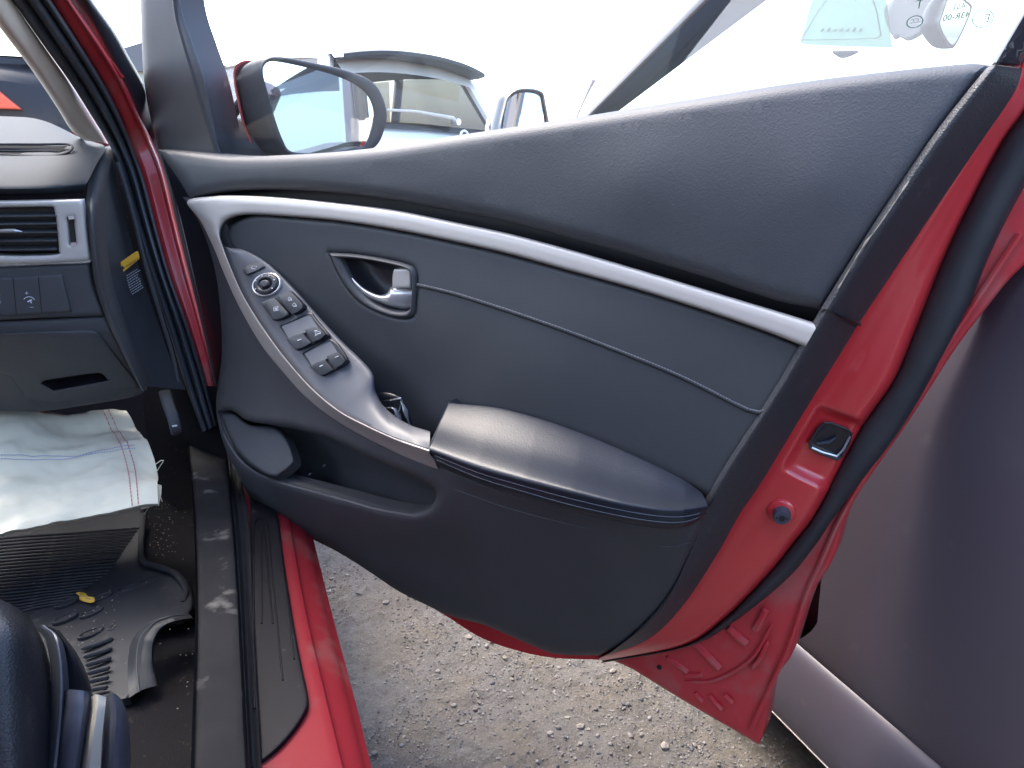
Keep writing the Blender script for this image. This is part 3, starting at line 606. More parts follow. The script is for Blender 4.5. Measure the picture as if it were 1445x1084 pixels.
# -- front pillar, seals and jamb
def pillar():
    L = [(-40, -15), (0, 40), (42, 95), (78, 148), (100, 183), (118, 198)]; R = [(-5, -30), (20, 5), (62, 65), (98, 115), (128, 162), (153, 203)]
    Y = [1.12, 1.2, 1.32, 1.43, 1.52, 1.57]; Y2 = [y-.03 for y in Y]
    mid = [((a[0]*.5+b[0]*.5), (a[1]*.5+b[1]*.5)) for a, b in zip(L, R)]
    q = lambda t: [((a[0]*(1-t)+b[0]*t), (a[1]*(1-t)+b[1]*t)) for a, b in zip(L, R)]
    mb = MB(); loft(mb, [ry(L, [y+.06 for y in Y]), ry(q(.04), [y+.01 for y in Y]), ry(q(.3), [y-.018 for y in Y]), ry(q(.7), [y-.018 for y in Y]), ry(q(.96), [y for y in Y]), ry(R, [y+.03 for y in Y])], 4); mb.build('pillar_trim', M['beige'], RC)
    s0 = [(-5, -30), (20, 5), (62, 65), (98, 115), (128, 162), (153, 202), (170, 250), (188, 310), (210, 380), (236, 460), (262, 545), (286, 610)]
    s3 = [(46, -40), (72, 0), (112, 62), (146, 118), (170, 165), (188, 210), (204, 255), (222, 325), (241, 392), (264, 455), (286, 525), (306, 600)]
    Ys = [1.12, 1.2, 1.3, 1.4, 1.47, 1.53, 1.52, 1.50, 1.47, 1.44, 1.41, 1.38]
    mx = lambda t: [((a[0]*(1-t)+b[0]*t), (a[1]*(1-t)+b[1]*t)) for a, b in zip(s0, s3)]
    P = lambda t, d: ry(mx(t), [y+d for y in Ys], 90)
    mb = MB(); loft(mb, [P(0, .03), P(.04, .0), P(.18, -.012), P(.32, .002), P(.36, .012), P(.42, -.004), P(.55, -.020), P(.70, -.008), P(.74, .012), P(.79, -.004), P(.89, -.014), P(.985, .0), P(1, .03)], 4); mb.build('door_seal', M['rubber_veil'], RC)
    e = [(166, 229), (178, 268), (192, 320), (207, 380), (225, 440), (243, 500), (252, 545)]
    mb = MB(); mb.tube(ry(e, [1.49, 1.485, 1.475, 1.46, 1.44, 1.42, 1.40], 60), .0035, 6); mb.build('seal_edging', M['hard'], RC)
    r1 = [(76, -40), (100, 0), (142, 62), (176, 118), (197, 165), (213, 195), (231, 240), (248, 310), (264, 375), (280, 440), (296, 510), (312, 590)]
    mx2 = lambda t: [((a[0]*(1-t)+b[0]*t), (a[1]*(1-t)+b[1]*t)) for a, b in zip(s3, r1)]
    P2 = lambda t, d: ry(mx2(t), [y+d for y in Ys], 90)
    mb = MB(); loft(mb, [P2(-.06, .02), P2(.2, .012), P2(.68, .018), P2(.76, .008), P2(.90, .012), P2(1, .04)], 3); mb.build('door_jamb', M['redd'], RC)
    b = ry([(150, 82), (158, 92), (166, 104), (172, 110)], [1.365, 1.38, 1.40, 1.41], 12); mb = MB(); mb.tube(b, [.001, .006, .006, .001][0:1]*0 or np.array([.001]+[.006]*10+[.001]), 8, flat=.5); mb.build('jamb_boss', M['redd'], RC)
    r2 = [(106, -40), (130, 0), (160, 42), (182, 80), (203, 119), (214, 150), (236, 215), (256, 300), (272, 370), (290, 440), (308, 510), (322, 590)]
    mx3 = lambda t: [((a[0]*(1-t)+b[0]*t), (a[1]*(1-t)+b[1]*t)) for a, b in zip(r1, r2)]
    P3 = lambda t, d: ry(mx3(t), [y+d for y in Ys], 90)
    mb = MB(); loft(mb, [P3(-.08, .06), P3(.15, .05), P3(.5, .045), P3(.85, .055), P3(1, .10)], 3); mb.build('outer_pillar', M['darkp'], RC)
pillar()

# -- dashboard
def dashboard():
    N = 40
    v0 = ry([(-260, 158), (-120, 160), (0, 164), (60, 170), (122, 199)], [1.95, 1.93, 1.90, 1.80, 1.62], N)
    v1 = ry([(-260, 190), (-120, 192), (0, 194), (80, 197), (148, 207)], [1.62, 1.61, 1.60, 1.58, 1.55], N)
    v2 = ry([(-260, 228), (-120, 230), (0, 231), (80, 230), (136, 232)], [1.40, 1.40, 1.40, 1.40, 1.42], N)
    v3 = ry([(-260, 258), (-120, 260), (0, 261), (70, 260), (124, 256)], [1.315, 1.315, 1.315, 1.32, 1.35], N)
    v4 = ry([(-260, 270), (-120, 271), (0, 271), (70, 270), (119, 266)], [1.315, 1.315, 1.315, 1.32, 1.35], N)
    v5 = ry([(-260, 276), (-120, 276), (0, 276), (70, 275), (118, 272)], [1.34, 1.34, 1.34, 1.34, 1.36], N)
    mb = MB(); loft(mb, [v0, v1, v2, v3, v4, v5], 5)
    d = mb.build('dashboard', M['dash'], RC)
    # end cap, with the rounded edge band
    mb = MB(); E0 = [(149, 207), (134, 232), (124, 262), (122, 300), (127, 350), (134, 400), (150, 450), (176, 505), (200, 552)]
    E1 = [(152, 206), (146, 232), (140, 262), (138, 300), (142, 350), (150, 400), (166, 450), (186, 500), (206, 546)]
    E2 = [(154, 204), (162, 235), (168, 265), (176, 300), (188, 350), (206, 405), (224, 455), (240, 505), (262, 550)]
    loft(mb, [ry(E0, [1.56, 1.46, 1.38, 1.32, 1.31, 1.31, 1.31, 1.30, 1.30], N), ry([(a[0]*.5+b[0]*.5, a[1]) for a, b in zip(E0, E1)], [1.56, 1.45, 1.37, 1.31, 1.295, 1.295, 1.295, 1.29, 1.29], N), ry(E1, [1.57, 1.46, 1.385, 1.33, 1.32, 1.32, 1.32, 1.31, 1.31], N), ry([(a[0]+10, a[1]) for a in E1], [1.585, 1.49, 1.44, 1.41, 1.40, 1.40, 1.40, 1.38, 1.36], N)], 4)
    mb.build('end_band', M['hard'], d)
    mb = MB(); loft(mb, [ry([(a[0]+9, a[1]) for a in E1], [1.585, 1.49, 1.44, 1.41, 1.40, 1.40, 1.40, 1.38, 1.36], N), ry(E2, [1.60, 1.55, 1.53, 1.51, 1.49, 1.47, 1.45, 1.42, 1.40], N)], 2, smooth=False); mb.build('end_cap', M['rubber'], d)
    # airbag label on the end cap: yellow heading and white lines
    YL = 1.43; ex, ey = Py(196, 355, YL)-Py(168, 373, YL), Py(168, 373, YL)-Py(172, 385, YL)
    mb = MB(); mb.prism(np.array([Py(x, y, YL) for x, y in outline([(167, 374), (169, 371, 1), (192, 355), (195, 357), (197, 364), (195, 367, 1), (172, 385), (170, 383)], 3)]), np.array([0, .001, 0])); mb.build('warning_label', M['warn'], d, smooth=False)
    o = Py(177.5, 378.6, YL-.001); text('warning_heading', 'WARNING', M['blk'], d, o, ex, ey, .0040)
    mb = MB(); mb.add([Py(x, y, YL-.001) for x, y in ((171, 382), (176.5, 378.5), (172.2, 374.5))], [(0, 1, 2)]); mb.build('warning_triangle', M['blk'], d, smooth=False)
    mb = MB(); r_ = random.Random(3)
    for k in range(9):
        t = k/8; a = np.array((178+6*t, 389+27*t)); b = a+np.array((20, -12.5))*(r_.uniform(.7, 1.0)); x = a.copy(); u = (b-a)/np.linalg.norm(b-a); l = np.linalg.norm(b-a); p = 0
        while p < l:
            w = r_.uniform(1.6, 3.6); q = [a+u*p, a+u*min(p+w, l)]; w2 = np.array((.35, 1.3)); mb.add([Py(*q[0], YL), Py(*q[1], YL), Py(*(q[1]+w2), YL), Py(*(q[0]+w2), YL)], [(0, 1, 2, 3)]); p += w+.8
    mb.build('label_lines', M['fprint'], d, smooth=False)
    # demister slot in the pad top
    mb = MB(); mb.add([ry([(x, y)]*2, Y, 2)[0] for x, y, Y in ((-40, 205, 1.512), (96, 206, 1.50), (78, 219, 1.455), (-40, 216, 1.462))], [(0, 1, 2, 3)]); mb.build('demister_slot', M['carpet'], d, smooth=False)
    mb = MB(); mb.tube(ry([(-40, 204), (50, 204), (100, 205), (78, 220), (-40, 217)], [1.512, 1.512, 1.498, 1.45, 1.458], 60), .0022, 6); mb.build('slot_rim', M['dash'], d)
    for k in range(2):
        mb = MB(); mb.tube(ry([(-40, 209+k*3.5), (86-k*4, 210.5+k*3.5)], [1.488-.016*k]*2, 4), .0014, 5); mb.build('slot_vane', M['dash'], d)
    # air vent: silver bezel, dark box, slats, tab and thumb wheel
    YV = 1.305; P = lambda x, y, n: Py(x, y, YV-n)
    hole = [(-70, 293, 1), (0, 293), (68, 292), (76, 295), (80, 318), (83, 352), (80, 359), (40, 361), (0, 360), (-70, 350, 1)]
    slot = [(95, 307, 1), (104, 306, 1), (108, 344, 1), (98, 345, 1)]
    mb = MB(); Ls = sheet(mb, [(-90, 284, 1), (0, 284), (117, 282, 1), (121, 320), (127, 368, 1), (60, 372), (0, 373), (-90, 374, 1)], [(0, 300, 0)], P, holes=(hole, slot), roll=(5, .004), back=(0, .02, 0), spacing=8)
    b = mb.build('vent_bezel', M['silver'], d)
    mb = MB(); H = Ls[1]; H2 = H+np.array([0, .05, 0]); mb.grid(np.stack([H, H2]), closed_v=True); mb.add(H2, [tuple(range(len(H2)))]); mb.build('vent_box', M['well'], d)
    mb = MB(); H = Ls[2]+np.array([0, .012, 0]); mb.add(H, [tuple(range(len(H)))]); mb.build('thumb_wheel', M['button'], d)
    for y0, y1 in ((307, 345), ):
        for y, h in ((305, 5), (343, 5)):
            mb = MB(); mb.prism(np.array([P(x, yy, .001) for x, yy in ((96+(y-305)*.09, y), (104+(y-305)*.09, y-.6), (105+(y-305)*.09, y+h-.6), (97+(y-305)*.09, y+h))]), np.array([0, .012, 0])); mb.build('wheel_cap', M['chrome'], d, smooth=False)
    for y, a in ((303, 0), (314, 0), (326, 0), (338, 0), (350, 0)):
        A = Py(-70, y+1, YV+.008); B = Py(81, y-.5, YV+.008); mb = MB(); mb.box((A+B)/2, (np.linalg.norm(B-A), .016, .0022), np.array([(B-A)/np.linalg.norm(B-A), (0, .96, .28), (0, -.28, .96)])); mb.build('slat', M['hard'], d, bevel=.0006)
    mb = MB(); mb.tube([P(-20, 326, .004), P(20, 325.5, .006), P(31, 327, .002)], [.0022, .0026, .0008], 8); mb.build('vent_tab', M['chrome'], d)
    # fascia below the vent, switch panel with print
    P = lambda x, y, n: Py(x, y, 1.312-n)
    mb = MB(); sheet(mb, [(-120, 377, 1), (0, 376), (126, 371, 1), (132, 405), (148, 446, 1), (60, 449), (0, 452), (-120, 458, 1)], [(0, 400, 0)], P, roll=(6, .006), back=(0, .05, 0)); mb.build('fascia', M['hard'], d)
    mb = MB(); sheet(mb, [(-120, 395, 1), (0, 392), (80, 388), (88, 391), (95, 416), (101, 440, 1), (50, 443), (0, 446), (-120, 452, 1)], [(0, 400, .0045)], P, roll=(2.5, .0025), back=(0, .01, 0)); mb.build('switch_panel', M['hard'], d)
    for x in (18, 54):
        mb = MB(); mb.tube([P(x, 391.5, .0046), P(x+5, 443, .0046)], .0005, 4); mb.build('switch_gap', M['blk'], d)
    exl, eyl = P(40, 425, 0)-P(0, 426, 0), P(0, 400, 0)-P(0, 440, 0)
    text('switch_print', 'ESC', M['print'], d, P(-16, 422.5, .0052), exl, eyl, .0062); text('switch_print', 'OFF', M['print'], d, P(-16, 431, .0052), exl, eyl, .0062)
    text('switch_print', '+', M['print'], d, P(34.5, 417, .0052), exl, eyl, .0068); text('switch_print', '\u2013', M['print'], d, P(42, 436, .0052), exl, eyl, .0068)
    mb = MB()
    q = np.linspace(-2.7, -.25, 14); mb.tube([P(41+8*math.cos(a), 425+6*math.sin(a), .0053) for a in q], .0006, 5); mb.tube([P(39, 426, .0053), P(45, 423, .0053)], .0012, 6); mb.tube([P(43, 425, .0053), P(44.5, 428, .0053)], .001, 6); mb.build('dimmer_symbol', M['print'], d)
    # knee panel with the storage cover and its pull
    Yk = lambda y: 1.318+.10*max(0, (y-470)/110)**1.2
    P = lambda x, y, n: Py(x, y, Yk(y)-n)
    mb = MB(); sheet(mb, [(-140, 458, 1), (0, 453), (150, 446, 1), (176, 500), (206, 552, 1), (190, 560), (120, 572), (60, 580), (0, 580), (-140, 590, 1)], [(0, 500, 0)], P, holes=([(55, 540, 1), (64, 534), (100, 528), (139, 523, 1), (149, 527), (157, 538, 1), (112, 548), (75, 554, 1)],), roll=(6, .006), back=(0, .08, 0)); mb.build('knee_panel', M['hard'], d)
    hole = [(58, 541, 1), (64, 537), (100, 531), (138, 526, 1), (146, 529), (153, 537, 1), (110, 545), (76, 551, 1)]
    mb = MB(); Ls = sheet(mb, [(-140, 478, 1), (0, 470), (110, 466), (133, 467), (142, 474), (170, 510), (195, 542), (192, 549), (150, 555), (90, 566), (38, 564, 1), (20, 540), (0, 526), (-140, 500, 1)], [(0, 500, .004)], P, holes=(hole,), roll=(3.5, .004), back=(0, .02, 0)); mb.build('storage_cover', M['hard'], d)
    H = Ls[1]; H2 = H*.86+H.mean(0)*.14+np.array([0, .03, .006]); mb = MB(); mb.grid(np.stack([H, H2]), closed_v=True); mb.add(H2, [tuple(range(len(H2)))]); mb.build('pull_recess', M['well'], d)
    # steering column and wheel, off to the left of the picture
    mb = MB(); mb.tube([(-.46, 1.32, .86), (-.46, 1.12, .93)], .05, 12); c = mb.build('steering_column', M['hard'], RC)
    mb = MB(); nrm = np.array([0, -.94, .34]); ux = np.array([1, 0, 0.]); uy = np.cross(nrm, ux)
    mb.grid(np.array([[np.array([-.46, 1.05, .955])+(.18+.014*math.cos(b))*(ux*math.cos(a)+uy*math.sin(a))+nrm*.014*math.sin(b) for b in np.linspace(0, 6.283, 8, endpoint=False)] for a in np.linspace(0, 6.283, 36, endpoint=False)]), closed_u=True, closed_v=True); mb.tube([(-.62, 1.06, .95), (-.46, 1.05, .95), (-.30, 1.06, .95)], [.02, .06, .02], 8, flat=.5); mb.build('steering_wheel', M['seat'], c)
dashboard()

# -- sill, scuff plate, bonnet release
def sill():
    Lt = [(255, 560), (268, 660), (275, 760), (277, 880), (274, 1000), (270, 1130)]; Rt = [(318, 560), (322, 660), (331, 760), (339, 880), (345, 1000), (352, 1130)]
    mx = lambda t: [(a[0]*(1-t)+b[0]*t, a[1]) for a, b in zip(Lt, Rt)]
    N = 80; dn = np.array([0, 0, -.16])
    def U(A, m, s, d=0):      # dents and rubbed patches
        for p in A: p[2] += s*mn.noise(Vector(p)*m+Vector((d, 0, 0)))
        return A
    mb = MB(); loft(mb, [rz(mx(0), .405, N)+dn, rz(mx(0), .408, N), rz(mx(.03), .415, N), U(rz(mx(.12), .418, N), 14, .002), U(rz(mx(.5), .418, N), 14, .002), U(rz(mx(.9), .417, N), 14, .002), rz(mx(.98), .413, N), rz(mx(1), .405, N), rz(mx(1.02), .382, N)], 3); mb.build('sill_trim', M['sillr'], RC)
    G0 = [(318, 560), (322, 660), (331, 760), (339, 880), (345, 1000), (352, 1130)]; G1 = [(330, 560), (338, 660), (352, 745), (358, 880), (364, 1000), (371, 1130)]
    g = lambda t: [(a[0]*(1-t)+b[0]*t, a[1]*(1-t)+b[1]*t) for a, b in zip(G0, G1)]
    mb = MB(); loft(mb, [rz(g(-.1), .378, N), rz(g(.15), .372, N), rz(g(.40), .384, N), rz(g(.65), .372, N), rz(g(.9), .382, N), rz(g(1.05), .374, N)], 3); mb.build('sill_seal', M['rubber'], RC)
    P = lambda x, y, n: Pz(x, y, .374+n)
    mb = MB(); sheet(mb, [(352, 700, 1), (364, 703), (380, 712), (392, 728), (399, 780), (408, 840), (418, 900), (428, 950), (435, 985), (432, 1003), (415, 1030), (392, 1056), (368, 1076, 1), (364, 1000), (358, 880)], [(0, 0, .004)], P, roll=(4, .003), back=(0, 0, -.008), spacing=9); sp = mb.build('scuff_plate', M['scuff'], RC)
    for pts in ([(356, 1000), (355, 870), (355, 760), (358, 736), (368, 733), (375, 742), (380, 800), (388, 880), (396, 960)], [(366, 880), (366, 800), (366, 752), (370, 752), (376, 820), (382, 880)], [(392, 770), (402, 850), (412, 930)]):
        mb = MB(); mb.tube(rz([(x+3, y) for x, y in pts], .3785, 60), .0011, 6); mb.build('rib', M['scuff'], sp)
    # painted sill: beside and behind the plate, crease, outer turn-down
    a = [(330, 640), (345, 690), (352, 760), (358, 880), (364, 1000), (372, 1130)]; b = [(384, 640), (398, 690), (410, 760), (432, 880), (456, 985), (490, 1130)]; c = [(388, 640), (402, 690), (414, 760), (437, 880), (462, 985), (497, 1130)]; e = [(410, 640), (422, 690), (437, 760), (466, 880), (493, 985), (527, 1130)]
    E_ = rz(e, .342, N)
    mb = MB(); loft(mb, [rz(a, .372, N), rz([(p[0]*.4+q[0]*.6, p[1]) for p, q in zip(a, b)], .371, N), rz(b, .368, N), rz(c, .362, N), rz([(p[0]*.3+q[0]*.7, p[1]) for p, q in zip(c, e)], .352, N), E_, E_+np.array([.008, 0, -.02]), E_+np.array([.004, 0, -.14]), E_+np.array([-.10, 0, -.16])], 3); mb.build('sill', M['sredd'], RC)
    # kick panel between the dash and the sill
    mb = MB(); loft(mb, [ry([(200, 548), (205, 600), (215, 660), (222, 720)], [1.62]*4), ry([(262, 545), (268, 600), (276, 660), (282, 720)], [1.45, 1.45, 1.45, 1.42]), ry([(306, 545), (314, 600), (322, 660), (328, 720)], [1.40, 1.38, 1.36, 1.34])], 3); mb.build('kick_panel', M['carpet'], RC)
    mb = MB(); mb.tube(ry([(232, 552), (238, 572), (244, 588), (248, 604), (250, 612)], [1.40, 1.38, 1.365, 1.36, 1.37], 16), [.010]*15+[.006], 8, flat=.5); lv = mb.build('bonnet_release', M['hard'], RC)
    mb = MB(); mb.tube(ry([(243, 601.5), (250, 600.5)], 1.345, 3), .0017, 5); mb.build('release_mark', M['print'], lv)
sill()

# -- the open driver door: steel, trim, seals, handle, switches, glass, mirror
def door():
    back = -DN*.02
    Dn = lambda d: DN*d
    A = [(1443, 97), (1430, 133), (1375, 214), (1300, 325), (1215, 452), (1178, 512), (1138, 576), (1075, 680), (1045, 724), (1012, 782), (965, 853), (915, 902), (845, 929)]
    B = [(1475, 100), (1446, 155), (1408, 210), (1340, 345), (1297, 450), (1262, 535), (1215, 605), (1154, 720), (1120, 766), (1080, 815), (1018, 877), (962, 912), (850, 933)]
    Cc = [(1520, 150), (1478, 215), (1440, 270), (1397, 355), (1362, 440), (1325, 510), (1270, 605), (1181, 724), (1148, 772), (1105, 822), (1028, 883), (966, 914), (848, 936)]
    N = 110
    mx = lambda p, q, t: [(a[0]*(1-t)+b[0]*t, a[1]*(1-t)+b[1]*t) for a, b in zip(p, q)]
    # steel inner panel behind the trim plus the painted closing face
    mb = MB()
    sheet(mb, [(560, 800, 1), (600, 849), (634, 872), (679, 900), (729, 918), (779, 928), (845, 931, 1), (915, 903), (965, 854), (1045, 725), (1138, 577), (1300, 326), (1430, 134, 1), (1385, 150), (1250, 360), (1080, 640), (900, 860, 1), (780, 880)], [(0, 0, -.044)], spacing=30, back=-DN*.02)
    NS = 300; ss = np.linspace(0, 12, NS); sst = lambda e0, e1: np.clip((ss-e0)/(e1-e0), 0, 1)**2*(3-2*np.clip((ss-e0)/(e1-e0), 0, 1))
    win = sst(5.86, 5.98)*(1-sst(6.62, 6.76))             # the stamped hollow round the latch
    tt_, nn_ = [-.05, .06, .45, .82, .93, 1.0], [-.040, -.041, -.048, -.056, -.062, -.075]
    face = [rd(mx(A, B, t), n-win*w_, NS) for t, n, w_ in ((-.05, -.040, 0), (.06, -.041, 0), (.16, -.0425, .001), (.26, -.0445, .009), (.45, -.048, .012), (.66, -.0525, .012), (.84, -.0565, .012), (.94, -.063, .010), (1.0, -.075, .004))]
    loft(mb, face+[rd(mx(B, Cc, .15), -.095, NS)], 3)
    d = mb.build('front_door', M['red'], RC, ang=55)
    mb = MB(); sheet(mb, [(226, 216, 1), (250, 290), (266, 355), (283, 430), (299, 505), (310, 570), (326, 635), (360, 692), (430, 742), (520, 790), (640, 855), (760, 890), (880, 880), (965, 800), (1045, 690), (1138, 545), (1290, 300), (1400, 125, 1), (1200, 140), (800, 195), (400, 245)], [(0, 0, -.040)], spacing=40); mb.build('trim_backing', M['well'], d)
    # latch mouth with its stamped steps, and the buffer
    AA, BB = np.array(A, float), np.array(B, float)
    def onface(s, t, h):
        q = cr(AA*(1-t)+BB*t, 1201)[int(s*100)]; return Pd(q[0], q[1], np.interp(t, tt_, nn_)-.012+h)
    rr = [(s, t) for s, t in [(6.10, .40), (6.07, .50), (6.07, .80), (6.10, .90), (6.20, .94), (6.36, .94), (6.41, .90), (6.42, .60), (6.41, .40), (6.36, .35), (6.18, .36)]]
    L0 = np.array([onface(s, t, .0075) for s, t in rr]); c = L0.mean(0)
    mb = MB(); mb.add(L0, [tuple(range(len(L0)))]); lt = mb.build('latch', M['well'], d, smooth=False)  # near-black plate on the face; the mouth's shade is in its colour
    lo_ = [onface(s, t, .0078) for s, t in rr]; lo_ = np.array(lo_+lo_[:1])
    mb = MB(); mb.tube(lo_, .0013, 6); mb.build('latch_frame', M['rubber'], d)
    mb = MB(); mb.tube(np.array([onface(s, t, .0082) for s, t in ((6.40, .42), (6.405, .62), (6.38, .86), (6.30, .905), (6.14, .90))]), .0013, 6); mb.build('latch_claw', M['chrome'], d)
    mb = MB(); mb.tube(np.array([onface(s, t, .0078) for s, t in ((6.34, .46), (6.28, .62), (6.20, .70))]), [.003, .004, .002], 8, flat=.4); mb.build('latch_fork', M['seatg'], d)
    fn = np.cross(Pd(1130, 690, -.046)-Pd(1090, 760, -.046), Pd(1154, 720, -.06)-Pd(1085, 690, -.042)); fn /= np.linalg.norm(fn); fn = fn if fn@(CAM-Pd(1103, 724, -.05)) > 0 else -fn
    bc = Pd(1103, 724, -.046)
    mb = MB(); mb.tube([bc-fn*.006, bc-fn*.001, bc+fn*.001], [.017, .0155, .012], 24); mb.build('buffer_seat', M['red'], d)
    mb = MB(); mb.tube([bc-fn*.004, bc+fn*.008, bc+fn*.011, bc+fn*.0115, bc+fn*.0095], [.0098, .0098, .0085, .0055, .005], 20); bu = mb.build('buffer', M['seatg'], d)
    mb = MB(); mb.tube([bc+fn*.009, bc+fn*.0118], .0042, 6); mb.build('buffer_socket', M['well'], bu)
    # rubber seal and outer skin with its flange
    mb = MB(); loft(mb, [rd(mx(B, Cc, -.03), -.080, N), rd(mx(B, Cc, .12), -.070, N), rd(mx(B, Cc, .5), -.064, N), rd(mx(B, Cc, .9), -.070, N), rd(mx(B, Cc, 1.03), -.085, N)], 4); mb.build('door_seal', M['rubber'], d)
    O = [(1560, 250, 1), (1500, 320), (1445, 374), (1423, 396), (1394, 432), (1347, 494), (1284, 592), (1204, 710), (1178, 784), (1151, 830), (1138, 863), (1118, 923), (1094, 956), (1086, 990), (1079, 1030), (1071, 1051, 1), (1025, 1024), (965, 989), (895, 946), (862, 931, 1), (860, 915), (960, 890), (1010, 860), (1080, 790), (1160, 680), (1250, 560), (1340, 420), (1440, 230, 1)]
    mb = MB(); sheet(mb, O, [(1450, 300, -.088), (1347, 470, -.088), (1200, 690, -.086), (1050, 850, -.082), (1000, 930, -.083), (1071, 1040, -.09), (900, 935, -.08), (1110, 930, -.09)], roll=(7, .004), back=-DN*.03, spacing=9); sk = mb.build('outer_skin', M['redd'], d)
    mb = MB(); mb.tube(np.array([Pd(x, y, -.084) for x, y in cen([(1440, 330), (1392, 402), (1340, 482), (1280, 578), (1196, 712), (1160, 790), (1138, 838), (1112, 915), (1080, 985), (1060, 1030)], 70)]), .0028, 6); mb.build('hem', M['redd'], sk)
    for pts, rr in (([(1026, 884), (1040, 897), (1056, 910)], .0055), ([(978, 904), (1000, 927), (1018, 946)], .0055), ([(1082, 858), (1072, 878), (1064, 890)], .005), ([(940, 925), (960, 940), (972, 950)], .004), ([(1060, 945), (1072, 930), (1084, 905)], .003), ([(965, 953), (980, 953), (992, 952)], .0035), ([(1001, 980), (1010, 992), (1020, 1002)], .003), ([(981, 976), (986, 984), (992, 990)], .003), ([(1022, 980), (1028, 986), (1034, 992)], .003), ([(965, 962), (1010, 960), (1060, 930), (1090, 880)], .002)):
        mb = MB(); q = np.array([Pd(x, y, -.082) for x, y in cen(pts, 16)]); mb.tube(q, [.0005]+[rr]*14+[.0005], 8, flat=1); mb.build('rib', M['redd'], sk)
    mb = MB(); q = Pd(930, 942, -.0795); mb.tube([q, q-DN*.001], .0036, 12); mb.build('drain_hole', M['blk'], sk)
    # --- trim: end border of the card (two pieces)
    Tt = [(1402, 92), (1385, 112), (1320, 196), (1240, 315), (1164, 436), (1128, 498), (1091, 560), (1031, 652), (998, 710), (975, 770), (945, 838), (912, 880), (862, 921)]
    for i0, i1, nm in ((0, 5, 'upper_end_border'), (4, 13, 'lower_end_border')):
        t, a = Tt[i0:i1], A[i0:i1]
        n0 = [.012, .015, .021, .023, .019] if i0 == 0 else [.016, .012, .010, .008, .006, .004, .002, .0, -.01]
        mb = MB(); loft(mb, [rd(mx(t, a, -.10), [v-.004 for v in n0], N), rd(mx(t, a, .0), n0, N), rd(mx(t, a, .10), [v+.001 for v in n0], N), rd(mx(t, a, .25), [v-.004 for v in n0], N), rd(mx(t, a, .6), [v*.4-.016 for v in n0], N), rd(mx(t, a, .96), -.034, N), rd(mx(t, a, 1.0), -.042, N)], 4)
        if i0: q = rd([(1164, 437), (1185, 447), (1213, 459)], [.017, .006, -.03], 12); mb.grid(np.stack([q, q-DN*.02]))
        mb.build(nm, M['border'], d)
    q = rd([(1160, 441), (1168, 436), (1190, 446), (1214, 459)], [.014, .017, .004, -.03], 20); mb = MB(); mb.tube(q, .0012, 6); mb.build('border_joint', M['well'], d)
    # upper pad
    top = [(222, 211, 1), (280, 217), (330, 221), (400, 219), (480, 214), (560, 205), (640, 192), (720, 180), (800, 168), (900, 152), (1000, 136), (1100, 120), (1200, 107), (1300, 96), (1370, 90), (1402, 93, 1)]
    bot = [(1382, 114), (1320, 196), (1240, 315), (1162, 438, 1), (1095, 424), (1000, 393), (900, 363), (800, 335), (720, 314), (640, 298), (560, 283), (480, 273), (400, 268), (330, 270), (268, 280, 1), (250, 250)]
    ctrl = [(225, 214, .0), (262, 275, .004), (400, 222, .012), (400, 262, .012), (640, 200, .018), (640, 245, .032), (640, 292, .016), (900, 160, .018), (900, 250, .036), (900, 355, .016), (1150, 120, .018), (1150, 260, .034), (1150, 425, .014), (1390, 95, .008), (1330, 170, .018), (1230, 320, .018)]
    mb = MB(); L = sheet(mb, top+bot, ctrl, roll=(18, .016), back=-DN*.055, spacing=14, nf=field(ctrl, 1.2)); mb.build('upper_pad', M['pad'], d)
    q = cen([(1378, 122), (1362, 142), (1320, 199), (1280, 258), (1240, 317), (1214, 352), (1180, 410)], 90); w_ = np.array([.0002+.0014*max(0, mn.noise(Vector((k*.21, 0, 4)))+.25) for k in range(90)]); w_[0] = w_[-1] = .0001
    mb = MB(); mb.tube(np.array([Pd(a[0]+2, a[1]-1, b) for a, b in zip(q, np.interp(np.arange(90), [0, 20, 45, 70, 89], [.0145, .017, .0235, .024, .0215]))]), w_, 6); mb.build('worn_lit_edge', M['litwear'], d)  # tan ridge: edge wear with a lit highlight put into its colour
    # belt strip behind the pad top
    mb = MB(); tp = [p[:2] for p in top]; Q = rd(tp, [-.02]*3, 80); mb.grid(np.stack([Q-ZV*.006, Q-DN*.045-ZV*.016, Q-DN*.055-ZV*.07])); mb.build('belt_seal', M['rubber'], d)
    # silver strip
    o = [(1155, 457), (1100, 440), (1000, 410), (900, 380), (800, 351), (720, 330), (640, 313), (560, 297), (480, 287), (400, 279), (340, 276), (300, 277), (264, 284), (283, 312), (302, 352), (320, 396), (341, 440), (370, 489), (400, 526), (430, 559), (462, 585), (500, 609), (540, 630), (580, 649), (619, 664)]
    i = [(1136, 490), (1080, 468), (990, 437), (893, 407), (795, 380), (715, 358), (635, 340), (556, 324), (478, 312), (410, 306), (360, 303), (335, 305), (318, 314), (311, 330), (315, 348), (327, 380), (345, 420), (372, 463), (402, 504), (440, 547), (480, 580), (520, 601), (558, 618), (585, 627), (606, 634)]
    n0 = np.array([.014]*11+[.014, .014, .016, .020, .030, .042, .056, .068, .078, .086, .092, .096, .10, .102])
    bev = np.array([.0]*11+[.002, .006, .010, .014, .018, .022, .026, .028, .03, .03, .03, .03, .03, .03])
    K = 170
    lay = lambda t, dn: rd(mx(o, i, t), (n0+dn), K)
    mb = MB(); loft(mb, [lay(0, -.016-bev), lay(.02, -.006-bev), lay(.10, .0-bev), lay(.35, .0025-bev*.8), lay(.62, .003-bev*.35), lay(.80, .003-bev*.05), lay(.90, .0022+bev*.04), lay(.97, -.001), lay(1.0, -.012)], 4)
